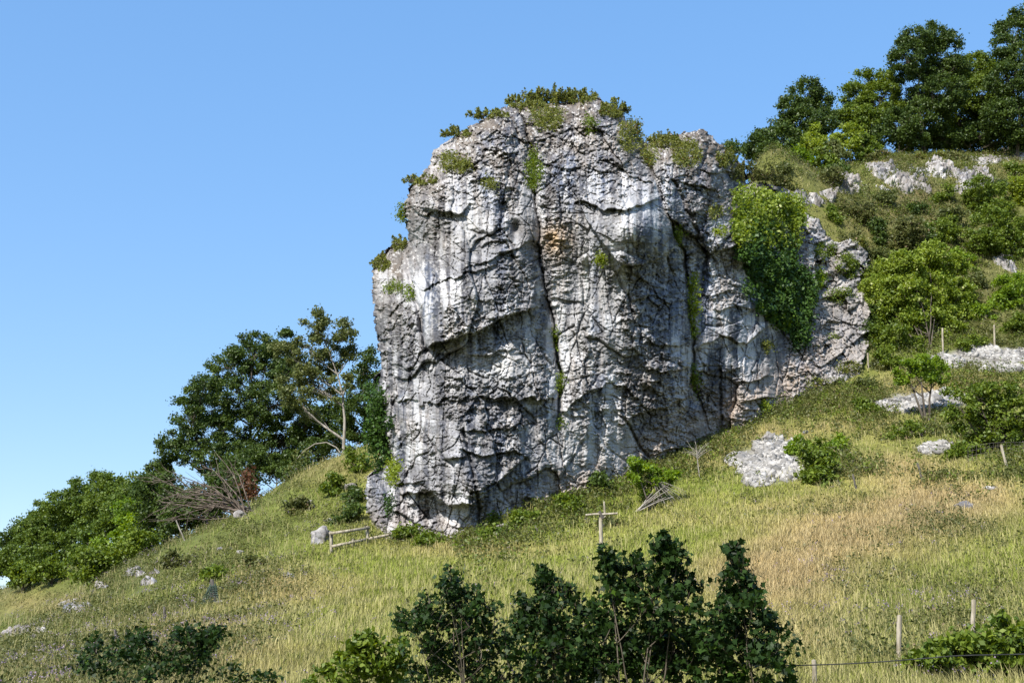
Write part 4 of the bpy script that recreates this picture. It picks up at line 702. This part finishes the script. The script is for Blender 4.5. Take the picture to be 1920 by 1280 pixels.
crag_pt = _c1
def ivy(polyb, n, label, mt, leaf=.13, group=None, thick=.5, pt=crag_pt, name='ivy'):
    e = empty(name, pt(polyb[0][0], polyb[0][1]), label, 'climbing plant', group); root = pt(polyb[0][0], polyb[0][1], -.1); LP = []; OUTW = []; VB = []; st = []
    tot = sum(b[2] * b[3] for b in polyb)
    for (u, v, ru, rv) in polyb:
        m_ = int(n * ru * rv / tot / 60)
        for i in range(m_):
            a, b = rng.uniform(-1, 1, 2)
            if a * a + b * b > 1: continue
            off = thick * rng.uniform(.3, 1.) + 1.5 * thick * vn(np.array([(u + a * ru) / 18.]), np.array([(v + b * rv) / 14.]), 61)[0]
            p = pt(u + a * ru, v + b * rv, off); LP.append(p + rng.normal(0, rng.uniform(.16, .34), (60, 3)) * np.array([1, .6, 1])); VB.append(np.full(60, .45 + rng.normal(0, .15)))
            if i % 4 == 0: st.append((np.array([root, pt(u + a * ru * .6, v + b * rv * .6 + 4, -.1), pt(u + a * ru, v + b * rv + 8, -.1), p]), np.array([.04, .03, .02, .01])))
    P = np.concatenate(LP); crown_mesh('foliage', P, leaf, mt, e, bias=np.concatenate(VB), outward=np.array([-.1, -.8, .5])); tubes('stem', st, 'bark', e, 4)
ivy([(1440, 480, 52, 50), (1450, 530, 55, 50), (1480, 570, 45, 50), (1500, 545, 30, 40), (1410, 460, 28, 40)], 30000, 'dark glossy ivy filling the gully on the right side of the crag', 'leaf_ivy', .15, thick=.9)
ivy([(1410, 385, 36, 34), (1450, 400, 40, 36), (1480, 400, 26, 36), (1395, 420, 20, 34), (1465, 445, 36, 26)], 17000, 'yellow-green flowering climber spilling over the top of the ivy gully', 'leaf_bloom', .14, thick=.9, name='climbing_plant')
ivy([(1497, 630, 17, 24)], 2600, 'small dark ivy clump below the main ivy', 'leaf_ivy', .13, thick=.5)
ivy([(1470, 600, 26, 20), (1440, 570, 16, 26)], 2500, 'light green fringe of ivy on the lower left of the gully', 'leaf_bright', .11, thick=.4)
ivy([(704, 740, 14, 30), (708, 800, 22, 44), (714, 850, 20, 32)], 6500, 'dark ivy draped down the far left edge of the crag', 'leaf_ivy', .13, thick=.5)
# ------------------------------------------------------------------ fences and posts
def post(b, t, r, name, e, mt='timber', square=False):
    b = np.asarray(b, float); t = np.asarray(t, float); L = np.linalg.norm(t - b); k = 6
    pts = np.array([b + (t - b) * q for q in np.linspace(0, 1, k)]) + rng.normal(0, .006, (k, 3))
    return tubes(name, [(pts, np.full(k, r) * rng.uniform(.93, 1.05, k)), (pts[-1:] + np.array([[0, 0, 0], unit(t - b) * .02]), np.array([r, .002]))], mt, e, 4 if square else 8)
def bar(a, b, w_, h_, name, e, mt='timber'):
    a = np.asarray(a, float); b = np.asarray(b, float); d = unit(b - a); s = unit(np.cross(d, [0, 0, 1])); up_ = np.cross(s, d)
    v = np.array([p + sx * s * w_ / 2 + sz * up_ * h_ / 2 for p in (a, b) for sx, sz in ((-1, -1), (1, -1), (1, 1), (-1, 1))])
    return mesh(name, v, [0, 1, 2, 3, 7, 6, 5, 4, 0, 4, 5, 1, 1, 5, 6, 2, 2, 6, 7, 3, 3, 7, 4, 0], 4, M[mt], e)
Yf = ground_at(622, 1036)[1]; e = empty('rail_fence', ground_at(622, 1036), 'weathered post-and-rail fence at the left foot of the crag', 'fence')
g3 = ground_at(750, 1006)[1]; yy = lambda u: Yf + (g3 - Yf) * (u - 622) / 128
for (u, vb, vt) in [(621, 1038, 996), (662, 1034, 1010), (689, 1022, 986), (748, 1014, 984)]: post(at(u, vb + 6, yy(u)), at(u, vt, yy(u)), .085, 'post', e, square=True)
for (u0, v0, u1, v1) in [(617, 1000, 693, 989), (622, 1024, 690, 1010), (690, 1010, 752, 998)]: bar(at(u0, v0, yy(u0) - .13), at(u1, v1, yy(u1) - .13), .05, .14, 'rail', e)
g = ground_at(1129, 1040); y = g[1]; e = empty('timber_post', g, 'tall T-shaped weathered timber post with cross arms in the meadow', 'post')
post(at(1128, 1044, y), at(1126, 962, y), .085, 'upright', e); post(at(1098, 965, y - .1), at(1128, 963, y - .1), .05, 'cross_arm', e); post(at(1128, 964, y - .1), at(1158, 962, y - .1), .05, 'cross_arm', e)
post(at(1134, 962, y + .1), at(1133, 940, y + .1), .04, 'finial', e); post(at(1128, 975, y - .08), at(1137, 965, y - .08), .03, 'brace', e); post(at(1123, 958, y - .12), at(1131, 972, y - .12), .07, 'bracket', e, 'timber_dark')
FP = [(1606, 915, 1599, 889, .05, 'short dark post leaning left in the right meadow, below the scree', 'timber_dark'), (1731, 901, 1720, 868, .055, 'dark leaning post in the meadow left of the hawthorn', 'timber_dark'), (1890, 880, 1877, 834, .07, 'grey leaning post beside the wire netting at the right edge', 'timber'),
      (1768, 668, 1767, 615, .07, 'pale straight post under the elder bush', 'timber'), (1865, 655, 1864, 609, .07, 'pale straight post on the scree bank at the right', 'timber'), (1628, 690, 1627, 662, .06, 'short grey post at the foot of the pale buttress', 'timber'),
      (1684, 1250, 1686, 1153, .06, 'tall grey post in the lower right meadow, left of the bramble', 'timber'), (1822, 1215, 1826, 1124, .06, 'grey post standing in the bramble in the lower right', 'timber'), (1527, 1300, 1527, 1237, .05, 'grey post at the bottom edge, right of the sycamore sapling', 'timber'),
      (1013, 1000, 1003, 985, .05, 'short dark stake leaning at the crag foot', 'timber_dark'), (406, 1130, 397, 1086, .08, 'dark stake wrapped in green netting on the left slope', 'timber_dark'), (309, 1168, 308, 1137, .05, 'thin stake on the left slope below the netting', 'timber_dark'), (217, 1206, 216, 1180, .05, 'thin stake low on the left slope', 'timber_dark'), (348, 1012, 330, 975, .04, 'thin bare leaning stem at the edge of the wood', 'bark_pale')]
for (ub, vb, ut, vt, r, lb, mt) in FP:
    g = ground_at(ub, vb); e = empty('fence_post', g, lb, 'post', 'old fence posts on the hillside'); Yp = g[1]
    post(g - np.array([0, 0, .15]), at(ut, vt, Yp), r, 'shaft', e, mt)
    if lb.startswith('dark stake wrapped'):
        ln = []
        for k in range(26): ln.append((np.array([at(375 + k * 1.5, 1132, Yp), at(393 + k * .5 + rng.normal(0, 1), 1093 + rng.uniform(0, 6), Yp - .1 + rng.normal(0, .1))]), np.full(2, .012)))
        for k in range(9): ln.append((np.array([at(377 + k * 2, 1130 - k * 4, Yp - .12), at(411 - k * .6, 1130 - k * 4, Yp - .12)]), np.full(2, .012)))
        tubes('netting', ln, 'mesh', e, 4)
g = ground_at(1840, 868); e = empty('wire_netting_fence', g, 'sagging wire netting fence in front of the hawthorn', 'fence'); ln = []
for k in range(16):
    u = 1815 + k * 8; vb = 864 - k * 1.6; vt = 838 - 9 * math.sin(min(1, k / 8) * 1.5); ln.append((np.array([at(u, vb, g[1]), at(u, vt, g[1])]), np.full(2, .006)))
for q in (0, .35, .7, 1.): ln.append((np.array([at(1815 + k * 8, (864 - k * 1.6) * (1 - q) + q * (838 - 9 * math.sin(min(1, k / 8) * 1.5)), g[1]) for k in range(16)]), np.full(16, .008)))
tubes('netting', ln, 'timber_dark', e, 4)
e = empty('roadside_fence', stand(1120, 23), 'grey metal post with a rail and a long dark wire, among the bushes', 'fence')
post(at(1121, 1330, 23), at(1121, 1240, 23), .07, 'post', e, 'metal'); post(at(1128, 1238, 23.1), at(1232, 1243, 23.1), .025, 'rail', e, 'metal')
uu = np.linspace(1235, 2300, 30); tubes('wire', [(np.array([at(u, 1240 + 12 * math.sin(min(1, (u - 1235) / 560) * math.pi / 1) - .021 * (u - 1235), 23.1 + (u - 1235) / 500) for u in uu]), np.full(30, .011))], 'wire', e, 5)
# ------------------------------------------------------------------ grass, herbs, flowers (nobody could count them)
def off_scree(U, V):
    k = 0
    for (u, v, a, b) in [(1440, 865, 62, 32), (1480, 835, 25, 10), (1730, 757, 85, 15), (1850, 668, 90, 15), (1755, 841, 28, 9)]: k = k + (((U - u) / a) ** 2 + ((V - v) / b) ** 2 < 1)
    return k == 0
def scatter(n, y0=26., y1=128., xl=-.52, xr=.56, p=1.6):
    q = rng.uniform(0, 1, n); y = (y0 ** (1 - p) + q * (y1 ** (1 - p) - y0 ** (1 - p))) ** (1 / (1 - p)); x = rng.uniform(xl, xr, n) * y
    z = zt(x, y); return x, y, z
def grass(n_t, blades):
    x, y, z = scatter(n_t); U, V = proj(x, y, z)
    k = off_scree(U, V); x, y, z = x[k], y[k], z[k]
    s, h, n1, n2 = cover(x, y, z)
    keep = rng.uniform(0, 1, len(x)) > .55 * h; x, y, z, s, h = x[keep], y[keep], z[keep], s[keep], h[keep]
    nt = len(x); B = blades; n = nt * B
    sc = np.repeat(.78 + .34 * vn(x / 3, y / 3, 71) + .30 * vn(x / .8, y / .8, 72) + .2 * s - .25 * h, B)
    px = np.repeat(x, B) + rng.normal(0, .10, n); py = np.repeat(y, B) + rng.normal(0, .10, n); pz = zt(px, py, False) + (np.repeat(z - zt(x, y, False), B)) - .03
    hgt = rng.uniform(.10, .31, n) * sc; tall = rng.uniform(0, 1, n) < .04; hgt = np.where(tall, rng.uniform(.35, .65, n), hgt); wd = rng.uniform(.005, .010, n) * (.45 + py / 60)
    az = rng.uniform(0, 2 * math.pi, n); wind = np.array([.22, .05, 0])
    ln = np.stack([np.cos(az), np.sin(az), 0 * az], -1) * rng.uniform(.05, .75, (n, 1)) + wind * rng.uniform(-.3, 1.3, (n, 1))
    b = np.stack([px, py, pz], -1); side = np.stack([np.cos(az + 1.57) * .5 + .7, np.sin(az + 1.57) * .5, 0 * az], -1); side = unit(side) * wd[:, None]
    up_ = np.stack([0 * az, 0 * az, hgt], -1)
    m1 = b + up_ * .6 + ln * hgt[:, None] * .30; tip = b + up_ * .95 + ln * hgt[:, None] * .95
    v = np.stack([b - side, b + side, m1 + side * .8, m1 - side * .8, tip], 1).reshape(-1, 3)
    o = (np.arange(n) * 5)[:, None]; f = np.concatenate([o + np.array([[0, 1, 2, 3]]), o + np.array([[3, 2, 4]])], 1).ravel(); cn = np.tile([4, 3], n)
    c = cover_col(b[:, 0], b[:, 1], b[:, 2]); dry = ((rng.uniform(0, 1, n) < .10 + .4 * np.repeat(s, B)) | tall)[:, None]
    c = np.where(dry, c * .45 + np.array([.38, .31, .17]) * .55, c) * rng.uniform(.82, 1.15, (n, 1))
    col = np.repeat(c, 5, 0)
    tag(mesh('grass', v, f, cn, M['grass'], col=col), 'long meadow grass, green and straw coloured, over the hillside', 'grass', kind='stuff')
grass(350000, 6)
def herbs(name, n, mask, leafsize, mt, lab, lo=.05, hi=.35, per=9, sp=.14, y0=30., p=1.2):
    x, y, z = scatter(n, y0=y0, p=p); U, V = proj(x, y, z); k = (mask(U, V, x, y) > rng.uniform(0, 1, len(x))) & off_scree(U, V); x, y, z = x[k], y[k], z[k]
    hn = .5 + .5 * vn(x / 1.6, y / 1.6, 91); c = np.stack([x, y, z + lo + hi * hn * rng.uniform(.2, 1, len(x))], -1)
    P = np.repeat(c, per, 0) + rng.normal(0, sp, (len(c) * per, 3)); v = leaves(P, leafsize, .6, 1.6); nn = len(P)
    tag(mesh(name, v, np.arange(nn * 4), 4, M[mt], val=np.repeat(np.clip(np.repeat(.45 + .25 * fbm(x / 2.5, y / 2.5, 95, 3), per) + rng.normal(0, .2, nn), 0, 1), 4)), lab, 'undergrowth', kind='stuff')
def upmask(U, V, x, y):
    base = line_v([(870, 1012), (1000, 965), (1130, 925), (1330, 840), (1450, 790), (1620, 760), (1800, 800), (1920, 860)], U)
    hillR = np.maximum(sstep(1500, 1560, U), sstep(1395, 1430, U) * (V < 400)) * sstep(700, 640, V)
    belt = np.exp(-np.maximum(V - base, 0) / 26.) * (V > base - 30) * (U > 850)
    mid = sstep(1300, 1420, U) * sstep(930, 860, V) * .34
    nn = fbm(x / 3.5, y / 3.5, 97, 3)
    return np.clip(np.maximum(np.maximum(hillR * 1.0, belt) * (.75 + .8 * nn), mid * np.clip(.5 + 3.2 * nn, 0, 2)), 0, 1)
def leftmask(U, V, x, y):
    nn = fbm(x / 3., y / 3., 99, 3); s = sstep(760, 560, U + .9 * (V - 1000)); foot = blob(U, V, 780, 1005, 110, 20)
    return np.clip(s * (.28 + .9 * nn) + foot, 0, 1)
def rightlow(U, V, x, y):
    nn = fbm(x / 3., y / 3., 103, 3)
    return np.clip((blob(U, V, 1790, 975, 150, 45) + .5 * blob(U, V, 1720, 1150, 220, 80) + .6 * blob(U, V, 1480, 940, 200, 22)) * (.3 + 1.2 * nn), 0, 1) * .8
herbs('undergrowth', 230000, upmask, .09, 'leaf_scrub', 'brown-green scrub and herbs over the upper right slope and crag foot', hi=.55, per=13, p=1.05)
herbs('undergrowth', 80000, upmask, .09, 'leaf_mid', 'green undergrowth over the upper right slope', hi=.6, per=11, p=1.05)
herbs('undergrowth', 160000, lambda *a: np.maximum(leftmask(*a), rightlow(*a)), .065, 'leaf_scrub', 'low green and brown herbs on the left slope and right meadow', hi=.28, per=13, y0=30)
def flowers(n):
    def fm(U, V, x, y):
        nn = np.clip(vn(x / 2.2, y / 2.2, 111) + .5 * vn(x / .7, y / .7, 112), 0, 1)
        return nn * (.9 * sstep(800, 560, U + .9 * (V - 1000)) + 1.1 * blob(U, V, 1790, 980, 160, 40) + .6 * blob(U, V, 1560, 860, 150, 50) + .5 * blob(U, V, 1620, 1130, 260, 100) + .5 * blob(U, V, 1360, 850, 60, 14) + .12)
    x, y, z = scatter(n, p=1.3); U, V = proj(x, y, z); k = (fm(U, V, x, y) > rng.uniform(0, 1, len(x))) & off_scree(U, V); x, y, z = x[k], y[k], z[k]
    c = np.stack([x, y, z + rng.uniform(.3, .55, len(x))], -1); P = np.repeat(c, 7, 0) + rng.normal(0, .05, (len(c) * 7, 3)); nn = len(P)
    tag(mesh('wildflowers', leaves(P, .035, .4, 1.2), np.arange(nn * 4), 4, M['flower'], val=np.repeat(rng.uniform(0, 1, nn), 4)), 'mauve wild marjoram flowers scattered over the slopes', 'wildflowers', kind='stuff')
flowers(26000)
P = ground_at(440, 950) + rng.normal(0, [.55, .4, .3], (260, 3)) + np.array([0, 0, .5]); e = empty('buddleia', ground_at(440, 950), 'grey-green plant with violet flower spikes on the ridge above the white boulder', 'plant')
crown_mesh('foliage', P, .12, 'leaf_olive', e); P = ground_at(440, 950) + rng.normal(0, [.6, .4, .3], (220, 3)) + np.array([0, -.1, .75]); crown_mesh('flower_spike', P, .07, 'flower', e)
# ------------------------------------------------------------------ roadside bushes in front (in shade)
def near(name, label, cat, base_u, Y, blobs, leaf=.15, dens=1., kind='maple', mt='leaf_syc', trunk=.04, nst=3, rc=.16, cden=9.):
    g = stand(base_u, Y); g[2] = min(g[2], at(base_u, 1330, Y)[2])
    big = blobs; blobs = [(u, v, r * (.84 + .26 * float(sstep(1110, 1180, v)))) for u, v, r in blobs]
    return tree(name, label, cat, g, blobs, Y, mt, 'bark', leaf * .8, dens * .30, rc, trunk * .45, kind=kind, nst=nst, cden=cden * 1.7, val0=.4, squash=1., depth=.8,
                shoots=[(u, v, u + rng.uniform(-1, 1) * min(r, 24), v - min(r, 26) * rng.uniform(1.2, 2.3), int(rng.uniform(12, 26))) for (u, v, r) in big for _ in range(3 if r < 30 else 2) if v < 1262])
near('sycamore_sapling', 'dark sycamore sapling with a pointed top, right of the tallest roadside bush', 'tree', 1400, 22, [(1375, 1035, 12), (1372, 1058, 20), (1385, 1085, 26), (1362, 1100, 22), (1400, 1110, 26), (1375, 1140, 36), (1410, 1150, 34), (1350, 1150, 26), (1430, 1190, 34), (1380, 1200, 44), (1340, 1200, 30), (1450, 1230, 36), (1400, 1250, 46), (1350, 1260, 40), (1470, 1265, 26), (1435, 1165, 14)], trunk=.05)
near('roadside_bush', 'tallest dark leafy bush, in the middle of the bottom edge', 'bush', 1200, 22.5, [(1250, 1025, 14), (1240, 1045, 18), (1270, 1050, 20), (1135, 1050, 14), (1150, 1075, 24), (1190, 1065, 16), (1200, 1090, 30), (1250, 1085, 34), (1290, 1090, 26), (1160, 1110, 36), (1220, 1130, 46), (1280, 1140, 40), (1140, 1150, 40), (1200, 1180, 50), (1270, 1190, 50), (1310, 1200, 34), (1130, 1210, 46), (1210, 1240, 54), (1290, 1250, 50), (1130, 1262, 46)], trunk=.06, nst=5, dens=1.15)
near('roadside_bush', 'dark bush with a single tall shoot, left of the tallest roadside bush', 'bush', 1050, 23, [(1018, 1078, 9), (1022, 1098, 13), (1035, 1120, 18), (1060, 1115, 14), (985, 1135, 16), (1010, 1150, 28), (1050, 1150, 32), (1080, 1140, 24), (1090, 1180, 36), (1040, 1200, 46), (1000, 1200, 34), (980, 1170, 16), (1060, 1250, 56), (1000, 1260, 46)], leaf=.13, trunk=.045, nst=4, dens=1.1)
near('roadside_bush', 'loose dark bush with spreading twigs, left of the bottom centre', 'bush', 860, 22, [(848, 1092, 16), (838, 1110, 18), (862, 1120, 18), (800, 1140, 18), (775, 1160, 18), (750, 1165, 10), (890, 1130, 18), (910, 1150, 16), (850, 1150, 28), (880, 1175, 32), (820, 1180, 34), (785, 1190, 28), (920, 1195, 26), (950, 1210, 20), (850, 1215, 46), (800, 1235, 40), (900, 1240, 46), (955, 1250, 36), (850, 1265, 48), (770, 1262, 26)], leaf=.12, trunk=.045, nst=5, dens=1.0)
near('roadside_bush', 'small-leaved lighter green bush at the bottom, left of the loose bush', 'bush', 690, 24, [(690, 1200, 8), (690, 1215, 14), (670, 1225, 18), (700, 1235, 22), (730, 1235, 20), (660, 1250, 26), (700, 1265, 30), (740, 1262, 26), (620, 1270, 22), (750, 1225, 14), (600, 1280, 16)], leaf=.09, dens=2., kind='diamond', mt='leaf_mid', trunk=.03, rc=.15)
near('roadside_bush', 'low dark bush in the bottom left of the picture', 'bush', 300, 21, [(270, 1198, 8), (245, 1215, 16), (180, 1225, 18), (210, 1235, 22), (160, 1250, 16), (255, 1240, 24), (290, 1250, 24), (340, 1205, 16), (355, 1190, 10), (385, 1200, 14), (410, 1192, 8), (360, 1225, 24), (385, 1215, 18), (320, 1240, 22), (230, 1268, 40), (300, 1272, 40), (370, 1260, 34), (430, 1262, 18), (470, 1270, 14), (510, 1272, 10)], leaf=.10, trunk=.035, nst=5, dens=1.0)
near('bramble', 'green bramble thicket filling the bottom right corner', 'bush', 1830, 30, [(1840, 1205, 26), (1880, 1190, 24), (1800, 1220, 26), (1760, 1235, 26), (1910, 1215, 34), (1730, 1260, 26), (1790, 1262, 40), (1850, 1250, 44), (1910, 1262, 46), (1700, 1280, 24), (1960, 1230, 40)], leaf=.12, dens=3.2, kind='diamond', mt='leaf_mid', trunk=.03, nst=5, rc=.2)
# tall trees added out of view behind the camera, to shade the roadside bushes
for k, (x, y, zc) in enumerate([(-14, -4, 14), (-4, -7, 15), (6, -6, 13), (-24, -2, 14)]):
    g = np.array([x, y, -1.8]); e = empty('added_shade_tree', g, 'tall leafy tree added unseen behind the viewpoint as a shade caster', 'tree', 'unseen trees added behind the viewpoint for shade')
    cc = np.array([x, y, zc]) + rng.normal(0, 1, (150, 3)) * np.array([2.6, 2.6, 3.2]); P = np.repeat(cc, 60, 0) + rng.normal(0, .55, (9000, 3))
    crown_mesh('crown', P, .30, 'leaf_dark', e)
    tubes('trunk', [(curve(g, (x, y, zc + 3), (.3, 0, 0), 9, .03), np.linspace(.35, .08, 9))] + [(curve((x, y, zc - 5 + rng.uniform(0, 6)), c, (0, 0, -.3), 5, .08), np.linspace(.1, .02, 5)) for c in cc[:40]], 'bark', e)
print('tris', sum(len(o.data.polygons) for o in bpy.data.objects if o.type == 'MESH'))
